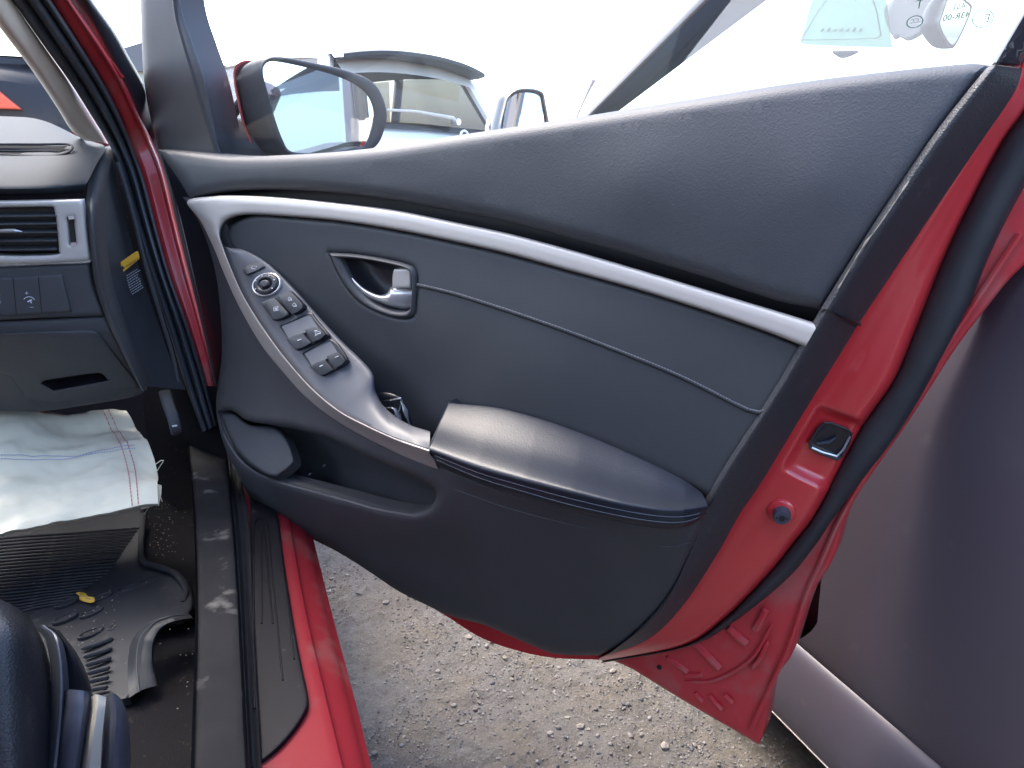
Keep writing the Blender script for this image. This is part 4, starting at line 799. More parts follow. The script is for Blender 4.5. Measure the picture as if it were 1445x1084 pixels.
    ends = [np.array([rd(mx(o, i, t), n0, K)[j] for t in np.linspace(0, 1, 8)]) for j in (0, K-1)]
    mb.grid(np.stack([ends[0], ends[0]-DN*.02])); mb.build('silver_strip', M['silver'], d, ang=50)
    # insert panel with door pull recess
    hnd = [(466, 357, 1), (500, 359), (540, 365), (574, 373), (586, 381), (588, 400), (586, 436), (582, 446), (572, 449), (548, 445), (520, 433), (498, 415), (480, 388)]
    ins = [(322, 318, 1), (360, 304), (410, 307), (480, 313), (556, 325), (635, 341), (715, 359), (795, 381), (893, 408), (990, 438), (1080, 469), (1134, 491, 1), (1110, 530), (1091, 562), (1031, 652), (1000, 708, 1), (980, 690), (880, 645), (760, 600), (660, 577), (640, 580), (625, 610, 1), (600, 620), (540, 600), (505, 570), (480, 500), (445, 455), (400, 415), (350, 372), (318, 340)]
    seam = [(589, 402), (620, 409), (660, 420), (760, 453), (860, 490), (960, 531), (1040, 571), (1062, 580), (1076, 581), (1086, 570), (1092, 560)]
    ictl = [(330, 330, .004), (500, 330, .008), (700, 370, .010), (900, 425, .010), (1110, 500, .006), (1060, 600, .006), (990, 690, .004), (800, 500, .014), (600, 480, .012), (420, 390, .010), (560, 570, -.005), (700, 560, .012)]
    fi = field(ictl); sp_ = cen(seam, 120)
    def inf(P_):       # upper part stands slightly proud of the lower one along the seam
        dmin = np.min(np.linalg.norm(P_[:, None]-sp_[None], axis=2), axis=1)
        return fi(P_)
    mb = MB(); extra = []
    Ls = sheet(mb, ins, ictl, holes=(hnd,), roll=(7, .006), back=-DN*.04, spacing=7, nf=inf); mb.build('insert_panel', M['insert'], d)
    q2 = sp_[:, :2]; zz = inf(q2); mb = MB()
    mb.tube(np.array([Pd(a[0], a[1], b+.0006) for a, b in zip(q2, fi(q2))]), .0021, 8); mb.build('seam_piping', M['insert'], d)
    mb = MB(); mb.tube(np.array([Pd(a[0], a[1]+2.6, b+.0002) for a, b in zip(q2, fi(q2))]), .0010, 6); mb.build('seam_gap', M['blk'], d)
    mb = MB()
    for k in range(0, 119):
        a, b = q2[k], q2[k+1]; aa, bb = a*.85+b*.15, a*.3+b*.7
        mb.tube([Pd(aa[0], aa[1]-1.5, fi(aa[None])[0]+.0026), Pd((aa[0]+bb[0])/2, (aa[1]+bb[1])/2-1.5, fi(aa[None])[0]+.0031), Pd(bb[0], bb[1]-1.5, fi(bb[None])[0]+.0026)], .00055, 4)
    mb.build('stitching', M['thread'], d)
    # handle: bezel ring, dish, lever, lock button
    oh = outline(hnd, 4); hi = [(478, 364, 1), (510, 366), (545, 372), (572, 379), (580, 386), (582, 402), (580, 430), (577, 438), (568, 441), (549, 438), (526, 428), (506, 411), (490, 389)]
    def loopn(pl, n, k=90): 
        q = outline(pl, 2); d_ = np.r_[0, np.cumsum(np.linalg.norm(np.diff(np.vstack([q, q[:1]]), axis=0), axis=1))]; s = np.linspace(0, d_[-1], k, endpoint=False); qq = np.vstack([q, q[:1]])
        return np.array([Pd(np.interp(v, d_, qq[:, 0]), np.interp(v, d_, qq[:, 1]), n) for v in s])
    Lo, Li = loopn(hnd, .010), loopn(hi, .012)
    Lm = (Lo+Li)/2+DN*.0045; ci = Li.mean(0)
    mb = MB(); loft(mb, [Lo-DN*.004, Lo+DN*.0015, Lm, Li, ci+(Li-ci)*.97-DN*.008], 4, closed_u=True); mb.build('handle_bezel', M['hard'], d)
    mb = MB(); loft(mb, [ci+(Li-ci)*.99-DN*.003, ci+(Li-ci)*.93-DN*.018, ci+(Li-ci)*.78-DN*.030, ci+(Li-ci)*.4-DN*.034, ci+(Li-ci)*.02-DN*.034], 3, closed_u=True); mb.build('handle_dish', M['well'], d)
    up_ = [(484, 381), (492, 384), (502, 396), (516, 408), (534, 416), (546, 414), (552, 405), (566, 404), (582, 405)]; lo_ = [(484, 384), (490, 394), (502, 408), (518, 420), (536, 428), (550, 433), (562, 436), (572, 438), (580, 438)]
    hn = [-.006, .004, .008, .010, .011, .012, .011, .008, .004]
    mb = MB(); loft(mb, [rd(up_, [v-.010 for v in hn], 50), rd(mx(up_, lo_, .1), [v-.001 for v in hn], 50), rd(mx(up_, lo_, .35), [v+.002 for v in hn], 50), rd(mx(up_, lo_, .75), [v for v in hn], 50), rd(mx(up_, lo_, .95), [v-.006 for v in hn], 50), rd(lo_, [v-.014 for v in hn], 50)], 4); mb.build('handle_lever', M['chrome'], d)
    mb = MB(); sheet(mb, [(556, 380, 1), (575, 379), (580, 384, 1), (580, 407, 1), (554, 407, 1), (554, 390)], [(0, 0, .011)], roll=(4, .003), back=-DN*.02, spacing=5, step=3); mb.build('lock_button', M['silver'], d)
    mb = MB(); mb.tube([Pd(553, 409, .0125), Pd(580, 410, .0115)], .0006, 4); mb.build('button_gap', M['blk'], d)
    # switch pod (rises out of the card towards the driver)
    bd = [(319, 350), (346, 353), (380, 373), (412, 404), (445, 441), (480, 479), (514, 512), (527, 530), (530, 552), (545, 577), (575, 598), (607, 609)]
    il = [(313, 342), (322, 368), (336, 402), (356, 441), (384, 482), (415, 519), (445, 552), (480, 580), (520, 601), (558, 618), (585, 627), (606, 634)]
    nb = [.010, .014, .018, .023, .029, .036, .043, .048, .052, .058, .068, .078]; ni = [.014, .020, .030, .042, .056, .068, .078, .086, .092, .096, .10, .101]
    nb, ni = np.array(nb), np.array(ni)-.001
    lay = lambda t, dn=0: rd(mx(il, bd, t), ni*(1-t)+nb*t+dn, 120)
    G = [lay(-.04, -.004)]+[lay(t, .003*math.sin(math.pi*t)) for t in np.linspace(.02, .93, 12)]+[lay(.97, -.0005), lay(1.0, -.004), lay(1.0, -.012), lay(.99, -.06)]
    mb = MB(); mb.grid(np.array(G)); mb.build('switch_pod', M['pod'], d, ang=60)
    # plane through the switch area, for the switches
    pts = np.array([Pd(x, y, n+.003) for x, y, n in [(mx(il, bd, t)[k][0], mx(il, bd, t)[k][1], ni[k]*(1-t)+nb[k]*t) for k in range(2, 8) for t in (.2, .5, .8)]])
    pc = pts.mean(0); u_, s_, vt = np.linalg.svd(pts-pc); pn = vt[2]; pn = pn if pn@(CAM-pc) > 0 else -pn
    def Q(x, y, h=0):
        r = ray(x, y); return CAM+r*(((pc-CAM)@pn+h+.0015)/(r@pn))
    def key(name, poly, h, m, taper=.93, corner=3, parent=d, step=2.0):
        ol = outline(poly, step); L0 = np.array([Q(x, y, 0) for x, y in ol]); c = L0.mean(0)
        mb = MB(); R_ = [L0-pn*.009, L0+pn*(h-.0012), c+(L0-c)*.975+pn*(h-.0003), c+(L0-c)*taper+pn*h]
        for a, b in zip(R_, R_[1:]): mb.grid(np.stack([a, b]), closed_v=True)
        mb.add(R_[-1], [tuple(range(len(L0)))]); return mb.build(name, m, parent, ang=40)
    # crop of the pod was measured at 4.93x from (300,340)
    z = lambda *p: [((q[0]/4.93+300), (q[1]/4.927+340)) + tuple(q[2:]) for q in p]
    key('fold_switch', z((222, 200), (240, 180), (320, 152), (345, 160), (375, 185, 1), (330, 210), (245, 240, 1), (228, 228)), .004, M['button'])
    mb = MB(); R_ = []
    cc, ux, uy = Q(377, 402), Q(396, 401)-Q(358, 403), Q(379, 386.5)-Q(375, 417.5)
    ring = lambda k, h: np.array([cc+ux*.5*k*math.cos(a)+uy*.5*k*math.sin(a)+pn*h for a in np.linspace(0, 6.2832, 48, endpoint=False)])
    loft(mb, [ring(1.06, -.006), ring(1.07, .001), ring(1.03, .0025), ring(.97, .0025), ring(.94, .001), ring(.93, -.006)], 2, closed_u=True); dl = mb.build('mirror_dial', M['chrome'], d)
    mb = MB(); loft(mb, [ring(.94, -.004), ring(.92, .002), ring(.86, .0045), ring(.62, .0055), ring(.52, .0045), ring(.44, .002), ring(.40, .0022), ring(.34, .0065), ring(.22, .0075), ring(.01, .0075)], 3, closed_u=True); mb.build('dial_knob', M['button'], dl)
    mb = MB()
    for a in (25, 70, 110, 155, 215, 325):
        p = cc+ux*.38*math.cos(math.radians(a))+uy*.38*math.sin(math.radians(a))+pn*.0058; mb.box(p, (.0022, .0016, .0004), np.array([ux/np.linalg.norm(ux), uy/np.linalg.norm(uy), pn]))
    mb.build('dial_marks', M['print'], dl)
    key('window_lock_switch', z((350, 437, 1), (395, 415), (445, 400, 1), (490, 450), (540, 505, 1), (540, 520, 1), (490, 545), (432, 556, 1), (425, 540), (385, 490)), .005, M['button'])
    key('door_lock_switch', z((465, 392, 1), (510, 368), (556, 354, 1), (600, 400), (642, 450, 1), (642, 470, 1), (610, 498), (570, 516, 1), (560, 510), (510, 455)), .005, M['button'])
    for nm, well, ks in (('window_switch_well', z((462, 590, 1), (560, 550), (650, 508), (688, 502, 1), (730, 560), (806, 650, 1), (800, 668), (710, 712), (590, 762, 1), (570, 750), (520, 670)),
              [z((525, 690, 1), (580, 662), (640, 640, 1), (668, 680), (702, 712, 1), (650, 742), (595, 760, 1), (575, 745)), z((652, 622, 1), (700, 605), (745, 600, 1), (775, 625), (803, 655, 1), (760, 690), (712, 708, 1), (690, 680))]),
             ('window_switch_well', z((622, 782, 1), (700, 735), (780, 695), (830, 686, 1), (870, 720), (925, 800), (938, 830, 1), (920, 862), (860, 895), (775, 940, 1), (745, 930), (690, 870)),
              [z((688, 880, 1), (740, 845), (792, 828, 1), (820, 860), (852, 898, 1), (810, 925), (770, 940, 1), (745, 930)), z((805, 808, 1), (850, 785), (880, 775, 1), (915, 805), (936, 832, 1), (920, 860), (870, 890, 1), (840, 860))])):
        ol = outline(well, 2.0); L0 = np.array([Q(x, y, .0006) for x, y in ol]); c = L0.mean(0); L1 = c+(L0-c)*.96+pn*.0006; L2 = c+(L0-c)*.955-pn*.0008
        mb = MB(); mb.grid(np.stack([L0-pn*.004, L0]), closed_v=True); mb.grid(np.stack([L0, L1]), closed_v=True); mb.grid(np.stack([L1, L2]), closed_v=True); mb.add(L2, [tuple(range(len(L2)))]); w = mb.build(nm, M['well'], d)
        mb = MB(); ce = [np.array(p[:2]) for p in well]; 
        a0, a1, b0, b1 = (ce[0], ce[3], ks[0][0][:2], ks[1][2][:2]); lerp = lambda p, q, t: np.array(p)*(1-t)+np.array(q)*t
        gr = np.array([[Q(*lerp(lerp(a0, a1, .06+.88*u), lerp(b0, b1, .04+.92*u), .08+.9*v), .0002+.0016*v*v) for v in np.linspace(0, 1, 6)] for u in np.linspace(0, 1, 9)]); mb.grid(gr); mb.build('finger_dish', M['pod'], d)
        for k_ in ks: key('window_switch', k_, .0045, M['button'], .90)
    # print on the switches
    exq, eyq = Q(402, 440)-Q(392, 444), Q(392, 430)-Q(396, 444)
    def stroke(name, segs, h, r=.00035):
        mb = MB()
        for s in segs: mb.tube([Q(*(np.array(p)/4.93+np.array((300, 340))), h) for p in s], r, 4)
        mb.build(name, M['print'], d)
    stroke('fold_symbol', [[(270, 190), (275, 180), (290, 176), (304, 178), (306, 186), (295, 192), (280, 196), (270, 190)], [(284, 192), (296, 198)]], .0045)
    stroke('window_lock_symbol', [[(424, 462), (424, 488), (460, 484), (456, 456), (424, 462)], [(428, 470), (456, 478)], [(456, 464), (428, 484)], [(440, 458), (442, 486)]], .0054)
    stroke('door_lock_symbol', [[(524, 402), (532, 390), (546, 400), (550, 414), (532, 416), (524, 402)], [(534, 404), (546, 410)], [(556, 446), (566, 432), (580, 442), (584, 456), (564, 458), (556, 446)], [(566, 448), (580, 450)]], .0054)
    stroke('window_switch_symbol', [[(592, 694), (618, 684)], [(745, 874), (768, 864)], [(852, 812), (876, 802)], [(708, 630), (730, 622)]], .0050, .0006)
    text('auto_print', 'AUTO', M['print'], d, Q(712/4.93+300, 664/4.93+340, .0049), Q(452, 468)-Q(444, 471.5), Q(446, 464)-Q(448, 473), .0028)
    stroke('auto_window_symbol', [[(714, 646), (722, 634), (742, 628), (752, 636)], [(716, 650), (752, 642)]], .0049)
    # lower card with map pocket
    low = [(258, 278, 1), (284, 320), (303, 380), (311, 440), (313, 500), (307, 545), (305, 578), (314, 622), (331, 660), (352, 700), (380, 726), (410, 745), (445, 763), (480, 781), (520, 806), (560, 833), (600, 853), (635, 869), (680, 881), (712, 894), (746, 909), (785, 923), (845, 925, 1), (880, 908), (915, 878), (945, 838), (975, 772), (1000, 715, 1), (990, 726), (960, 737), (880, 729), (818, 715), (752, 698), (690, 679), (630, 655), (560, 625), (490, 580), (425, 520), (375, 450), (340, 370), (318, 310), (290, 286, 1)]
    pk = [(309, 581, 1), (328, 580), (350, 594), (385, 600), (420, 606), (460, 617), (510, 641), (560, 662), (600, 680), (614, 692), (615, 704), (605, 717), (586, 724), (566, 722), (529, 715), (487, 703), (439, 690), (392, 677), (362, 664), (337, 643), (318, 610)]
    lc = [(262, 282, .0), (300, 380, .002), (316, 450, .006), (312, 540, .012), (345, 480, .018), (400, 560, .030), (350, 575, .022), (420, 600, .028), (520, 640, .045), (590, 672, .062), (308, 580, .028), (320, 625, .055), (337, 648, .066), (392, 683, .076), (487, 710, .080), (586, 730, .076), (618, 700, .068), (640, 670, .074), (750, 705, .076), (880, 738, .068), (975, 742, .030), (650, 745, .056), (780, 800, .044), (900, 800, .030), (560, 800, .022), (420, 735, .024), (360, 700, .022), (640, 860, -.002), (480, 775, .006), (800, 900, .004), (840, 918, -.006), (940, 830, .004), (700, 870, .002)]
    mb = MB(); Ls = sheet(mb, low, lc, holes=(pk,), roll=(11, .010), back=-DN*.03, spacing=10, step=5, nf=field(lc, .6)); mb.build('lower_card', M['hard'], d)
    H = Ls[1]; k = len(H); c = H.mean(0)
    mb = MB(); zt = H[:, 2]; dep = ((H-HNG)@DN); w_ = np.clip((dep-.03)/.045, 0, 1)[:, None]
    H1 = H-DN*(.005*w_+.022*(1-w_))-ZV*(.006*w_-.004*(1-w_)); H2 = H-DN*(.010*w_+.060*(1-w_))-ZV*(.05*w_+.01*(1-w_)); H3 = c+(H-c)*.9-DN*(.012*w_+.060*(1-w_))-ZV*.12; H4 = c+(H-c)*.1-ZV*.13-DN*.03
    loft(mb, [H, H1, H2, H3, H4], 3, closed_u=True); mb.build('map_pocket', M['hard'], d, ang=50)
    mb = MB(); sheet(mb, [(311, 583, 1), (330, 583), (352, 599), (385, 602), (402, 614), (414, 640), (414, 655), (388, 673), (362, 662), (338, 640), (320, 608)], [(311, 583, .022), (330, 583, .018), (385, 602, .018), (414, 648, .035), (388, 673, .06), (338, 640, .052), (362, 615, .034)], roll=(5, .006), back=-DN*.012-ZV*.01, spacing=7); mb.build('pocket_divider', M['hard'], d)
    for x, y, n in ((436, 670, .035), (456, 658, .030), (389, 671, .064)):
        q = Pd(x, y, n); mb = MB(); mb.tube([q-DN*.004, q+DN*.001], .0016, 8); mb.build('pocket_clip', M['seatg'], d)
    # fold lines pressed in the card below the arm rest
    for pts, nn in (([(640, 690), (700, 712), (770, 732), (830, 746)], [.0795, .078, .076, .072]), ([(930, 771), (955, 771), (976, 764)], [.042, .038, .030])):
        q = cen(pts, 30); mb = MB(); f_ = field(lc, .6); mb.tube(np.array([Pd(a[0], a[1], v-.0004) for a, v in zip(q, f_(q))]), [.0002]+[.0011]*28+[.0002], 6); mb.build('crease', M['hard'], d)
    # arm rest
    bk = [(634, 569), (700, 576), (760, 591), (820, 612), (880, 637), (930, 660), (965, 678), (990, 695)]
    md = [(619, 602), (685, 619), (750, 637), (815, 657), (875, 680), (928, 697), (968, 707), (996, 706)]
    cs = [(606, 634), (672, 658), (740, 677), (808, 694), (872, 709), (925, 718), (965, 720), (999, 716)]
    lw = [(612, 648), (676, 675), (744, 696), (812, 715), (876, 729), (928, 737), (966, 737), (995, 727)]
    un = [(621, 659), (690, 687), (752, 706), (818, 723), (880, 737), (930, 745), (966, 744), (990, 734)]
    nbk = np.array([.032, .030, .028, .026, .024, .021, .017, .010]); nmd = np.array([.072, .076, .075, .071, .064, .054, .042, .024])
    ncs = np.array([.112, .118, .118, .114, .105, .090, .070, .034]); nlw = np.array([.108, .114, .114, .110, .101, .086, .066, .030])
    N2 = 120; rl = lambda a, n: rd(a, n, N2)
    mb = MB(); loft(mb, [rl(bk, nbk-.05), rl(bk, nbk-.004), rl(mx(bk, md, .08), nbk*.92+nmd*.08+.003), rl(md, nmd), rl(mx(md, cs, .7), nmd*.3+ncs*.7+.003), rl(cs, ncs+.001), rl(mx(cs, lw, .5), (ncs+nlw)/2+.001), rl(lw, nlw), rl(un, nlw-.012), rl(un, nlw-.06)], 4)
    e0 = np.array([r_[0] for r_ in [rl(bk, nbk-.004), rl(md, nmd), rl(cs, ncs), rl(lw, nlw), rl(un, nlw-.012)]]); e0 = cr(e0, 20)
    mb.grid(np.stack([e0, e0-DU*.004-DN*.004, e0-DU*.004-DN*.05])); mb.build('armrest', M['arm'], d, ang=70)
    for t, nm in ((.95, 'stitching'), (.52, 'stitching')):
        S_ = rd(mx(cs, lw, t), (ncs*(1-t)+nlw*t)+.0012, 190); mb = MB()
        for k in range(2, 180):
            a, b = S_[k], S_[k+1]; a_, b_ = a*.9+b*.1, a*.25+b*.75; mb.tube([a_, (a_+b_)/2+DN*.0004, b_], .0005, 4)
        mb.build(nm, M['thread'], d)
    mb = MB(); mb.tube(rd(mx(cs, lw, .76), (ncs*.24+nlw*.76)+.0002, 160), .0010, 6); mb.build('armrest_seam', M['blk'], d)
    # front frame (sail) of the window, glass, rear frame
    mb = MB(); fr = [(196, -60, 1), (246, -60, 1), (256, 10), (272, 60), (292, 120), (314, 224, 1), (270, 222), (224, 214, 1), (213, 170), (204, 120), (200, 60)]
    P = lambda x, y, n: Pd(x, y, n-.045)
    sheet(mb, fr, [(0, 0, 0)], P, roll=(9, .010), back=-DN*.045, spacing=10); mb.build('window_frame', M['hard'], d)
    mb = MB(); mb.tube(np.array([Pd(x, y, -.048) for x, y in cen([(244, -50), (250, 18), (262, 66), (279, 122), (297, 178), (310, 222)], 50)]), .0055, 8); mb.build('glass_run', M['rubber'], d)
    mb = MB(); g = np.array([[Pd(x, y, -.066) for x, y in row] for row in ([(330, -240), (600, -400), (1100, -430), (1480, -430)], [(312, 230), (620, 215), (1100, 140), (1405, 100)])]); mb.grid(g); mb.build('window_glass', M['dusty'], d)
    mb = MB(); mb.tube(np.array([Pd(x, y, -.066) for x, y in cen([(222, -55), (300, -240), (420, -340), (640, -420), (1000, -450), (1380, -450), (1480, -420), (1505, -300), (1500, -25)], 60)]), .020, 10); mb.build('upper_frame', M['hard'], d)
    mb = MB(); sheet(mb, [(1470, -30, 1), (1520, -30, 1), (1440, 97, 1), (1399, 92, 1)], [(0, 0, -.05)], roll=(6, .008), back=-DN*.04); mb.build('frame_rear', M['gloss'], d)
    mb = MB(); sheet(mb, [(1490, 0, 1), (1560, 0, 1), (1475, 110, 1), (1428, 94, 1), (1440, 70)], [(0, 0, -.058)], back=-DN*.04); mb.build('frame_edge', M['red'], d)
    # etched marks on the glass, read from outside
    gm = mat('etched glass mark', (.04, .10, .06), .7); nx = -.0655
    def circ(cx, cy, a, b, w, rot):
        R_ = []
        for k in (1, 1-w):
            R_.append([Pd(cx+k*(a*math.cos(t)*math.cos(rot)-b*math.sin(t)*math.sin(rot)), cy+k*(a*math.cos(t)*math.sin(rot)+b*math.sin(t)*math.cos(rot)), nx) for t in np.linspace(0, 6.2832, 40, endpoint=False)])
        return np.array(R_)
    mb = MB(); mb.grid(circ(1387, 26.5, 16, 12.5, .11, -.4), closed_v=True); mb.grid(circ(1291, 31, 12.5, 8.5, .13, -.35), closed_v=True); mb.build('mark_rings', gm, d, smooth=False)
    e1, e2 = Pd(1400, 24, nx)-Pd(1380, 27, nx), Pd(1388, 17, nx)-Pd(1384, 34, nx)
    text('etched_mark', 'E', gm, d, Pd(1387, 32.5, nx), e1, e2, .0072, True); text('etched_mark', '11', gm, d, Pd(1377, 32, nx), e1, e2, .0046, True)
    text('etched_mark', '43R-00', gm, d, Pd(1330, 30, nx), e1, e2, .0050, True); text('etched_mark', 'AS2', gm, d, Pd(1344, 14, nx), e1, e2, .0044, True)
    text('etched_mark', 'T', gm, d, Pd(1291, 13, nx), e1, e2, .0075, True); text('etched_mark', 'CCC', gm, d, Pd(1284, 33.5, nx), e1, e2, .0036, True)
    # door mirror
    mcn = Pd(455, 155, -.17); tgt = np.array([.90, -.30, 1.21]); a = (CAM-mcn)/np.linalg.norm(CAM-mcn); b = (tgt-mcn)/np.linalg.norm(tgt-mcn); m3 = (a+b)/np.linalg.norm(a+b)
    def Pm(x, y, n=0):
        r = ray(x, y); return CAM+r*(((mcn-CAM)@m3+n)/(r@m3))
    rim = [(545, 152), (543, 180), (530, 207), (500, 216), (450, 222), (412, 221), (393, 205), (380, 172), (371, 130), (366, 100), (373, 84), (395, 80), (440, 88), (490, 100), (528, 118)]
    gl = [(528, 153), (526, 180), (514, 206), (485, 212), (445, 216), (411, 214), (399, 198), (387, 165), (377, 128), (371, 103), (374, 91), (387, 86), (430, 94), (480, 108), (514, 127)]
    K = 100
    def lp(pl, n):
        q = outline(pl, 2); qq = np.vstack([q, q[:1]]); d_ = np.r_[0, np.cumsum(np.linalg.norm(np.diff(qq, axis=0), axis=1))]; s = np.linspace(0, d_[-1], K, endpoint=False)
        return np.array([Pm(np.interp(v, d_, qq[:, 0]), np.interp(v, d_, qq[:, 1]), n) for v in s])
    R0, G0 = lp(rim, 0), lp(gl, 0); c = R0.mean(0); lat = Pm(300, 170)-Pm(400, 170)
    fwd = -m3
    mb = MB(); loft(mb, [G0+fwd*.006, G0-fwd*.001, G0*.5+R0*.5-fwd*.004, R0, c+(R0-c)*1.01+fwd*.012+lat*.05, c+(R0-c)*.97+fwd*.05+lat*.20, c+(R0-c)*.80+fwd*.09+lat*.36, c+(R0-c)*.45+fwd*.12+lat*.42, c+(R0-c)*.02+fwd*.125+lat*.42], 4, closed_u=True); mr = mb.build('door_mirror', M['rubber'], d)
    mb = MB(); Gi = c+(G0-c)*1.01+fwd*.003; mb.add(Gi, [tuple(range(K))]); mb.build('mirror_glass', M['mirror'], d, smooth=False)
    mb = MB(); loft(mb, [c+(R0-c)*1.012+fwd*.062+lat*.26, c+(R0-c)*.955+fwd*.066+lat*.275, c+(R0-c)*.82+fwd*.095+lat*.37, c+(R0-c)*.47+fwd*.126+lat*.43, c+(R0-c)*.02+fwd*.131+lat*.43], 4, closed_u=True); mb.build('mirror_cover', M['red'], d)
    mb = MB(); loft(mb, [np.array([Pd(x, y, n) for x, y, n in cr([(296, 150, -.06), (330, 168, -.10), (380, 182, -.14), (420, 190, -.16)], 30)]), np.array([Pd(x, y, n) for x, y, n in cr([(306, 190, -.05), (340, 196, -.09), (380, 202, -.125), (420, 207, -.15)], 30)]), np.array([Pd(x, y, n) for x, y, n in cr([(314, 226, -.055), (345, 228, -.09), (385, 228, -.13), (425, 228, -.155)], 30)])], 4); mb.build('mirror_foot', M['rubber'], d)
door()

# ------------------------------------------------------------------ loose things in the red car
def floor_mat():
    r = root('floor_mat', Pz(60, 850, .27), 'black ribbed rubber floor mat with oval pads and curled edge', 'floor mat')
    N = 60
    def wav(A, s=.003):
        for p in A: p[2] += s*mn.noise(Vector(p)*7)
        return A
    e0 = rz([(-160, 780), (0, 752), (100, 735), (195, 722)], .285, N)
    mb = MB(); sheet(mb, [(-200, 790, 1), (0, 745), (120, 724), (196, 706, 1), (203, 730), (200, 770), (203, 795), (222, 798), (250, 806), (268, 828), (272, 856), (258, 872), (232, 874), (205, 888), (190, 920), (188, 970), (184, 985, 1), (140, 1000), (0, 1060), (-200, 1100, 1)], [(0, 750, 0), (200, 720, 0), (0, 1000, 0), (120, 900, 0), (200, 800, 0), (260, 840, .008), (240, 870, .02), (190, 930, .004), (186, 980, .0)], lambda x, y, n: Pz(x, y, .278+n), roll=(5, .004), back=(0, 0, -.010), spacing=9)
    b = mb.build('rubber_sheet', M['mat'], r)
    for k in range(24):      # fine cross ribs near the pedals
        y = 752+k*4.6; x1 = 196-k*3.1 if k < 14 else 152-(k-14)*7
        mb = MB(); q = rz([(-180, y+30-k*.4), (0, y+8), (x1*.6, y-1), (x1, y-7)], .2795, 24); mb.tube(q, .0017, 5); mb.build('rib', M['mat'], r)
    for x, y in ((211, 820), (181, 830), (143, 842), (217, 846), (178, 857), (129, 864), (92, 872), (207, 873), (170, 882), (128, 893), (94, 850)):
        c = Pz(x, y, .2815); u = Pz(x+10, y-4, .2815)-c; u /= np.linalg.norm(u); v = np.cross(ZV, u); mb = MB()
        lp = lambda k, h: np.array([c+u*.0175*k*math.cos(t)+v*.008*k*math.sin(t)+ZV*h for t in np.linspace(0, 6.2832, 20, endpoint=False)])
        loft(mb, [lp(1.05, -.003), lp(1.0, .0008), lp(.86, .0012), lp(.78, -.0004), lp(.1, -.0004)], 2, closed_u=True); mb.build('oval_pad', M['mat'], r)
    for k in range(6):
        y = 908+k*12.5; mb = MB(); mb.tube(rz([(114+k*3, y+8-k), (138, y+1), (160-k*1.4, y-7+k*1.2)], .2825, 12), [.001]+[.0034]*10+[.001], 6); mb.build('thick_rib', M['mat'], r)
    mb = MB(); mb.tube(rz([(203, 726), (199, 770), (202, 792), (222, 800), (246, 810), (262, 832), (258, 852)], .287, 50), .005, 8); mb.build('raised_edge', M['mat'], r)
    # edge curled up in an arch
    a = [(182, 985), (180, 940), (186, 905), (206, 882), (234, 870), (262, 868)]; b2 = [(220, 968), (214, 935), (216, 905), (228, 885), (248, 876), (272, 872)]
    mb = MB(); loft(mb, [rz(a, [.282, .288, .30, .312, .316, .312], 50), rz([(p[0]*.55+q[0]*.45, p[1]*.55+q[1]*.45-3) for p, q in zip(a, b2)], [.282, .300, .316, .326, .328, .318], 50), rz(b2, [.280, .298, .316, .326, .328, .318], 50), rz([(p[0]+3, p[1]+2) for p in b2], [.276, .290, .305, .315, .318, .31], 50)], 4); mb.build('curled_edge', M['mat'], r)
    mb = MB(); mb.tube(rz([(p[0]*.62+q[0]*.38, p[1]*.62+q[1]*.38-2) for p, q in zip(a, b2)], [.284, .302, .318, .328, .330, .32], 40), .0012, 6); mb.build('edge_line', M['hard'], r)
floor_mat()

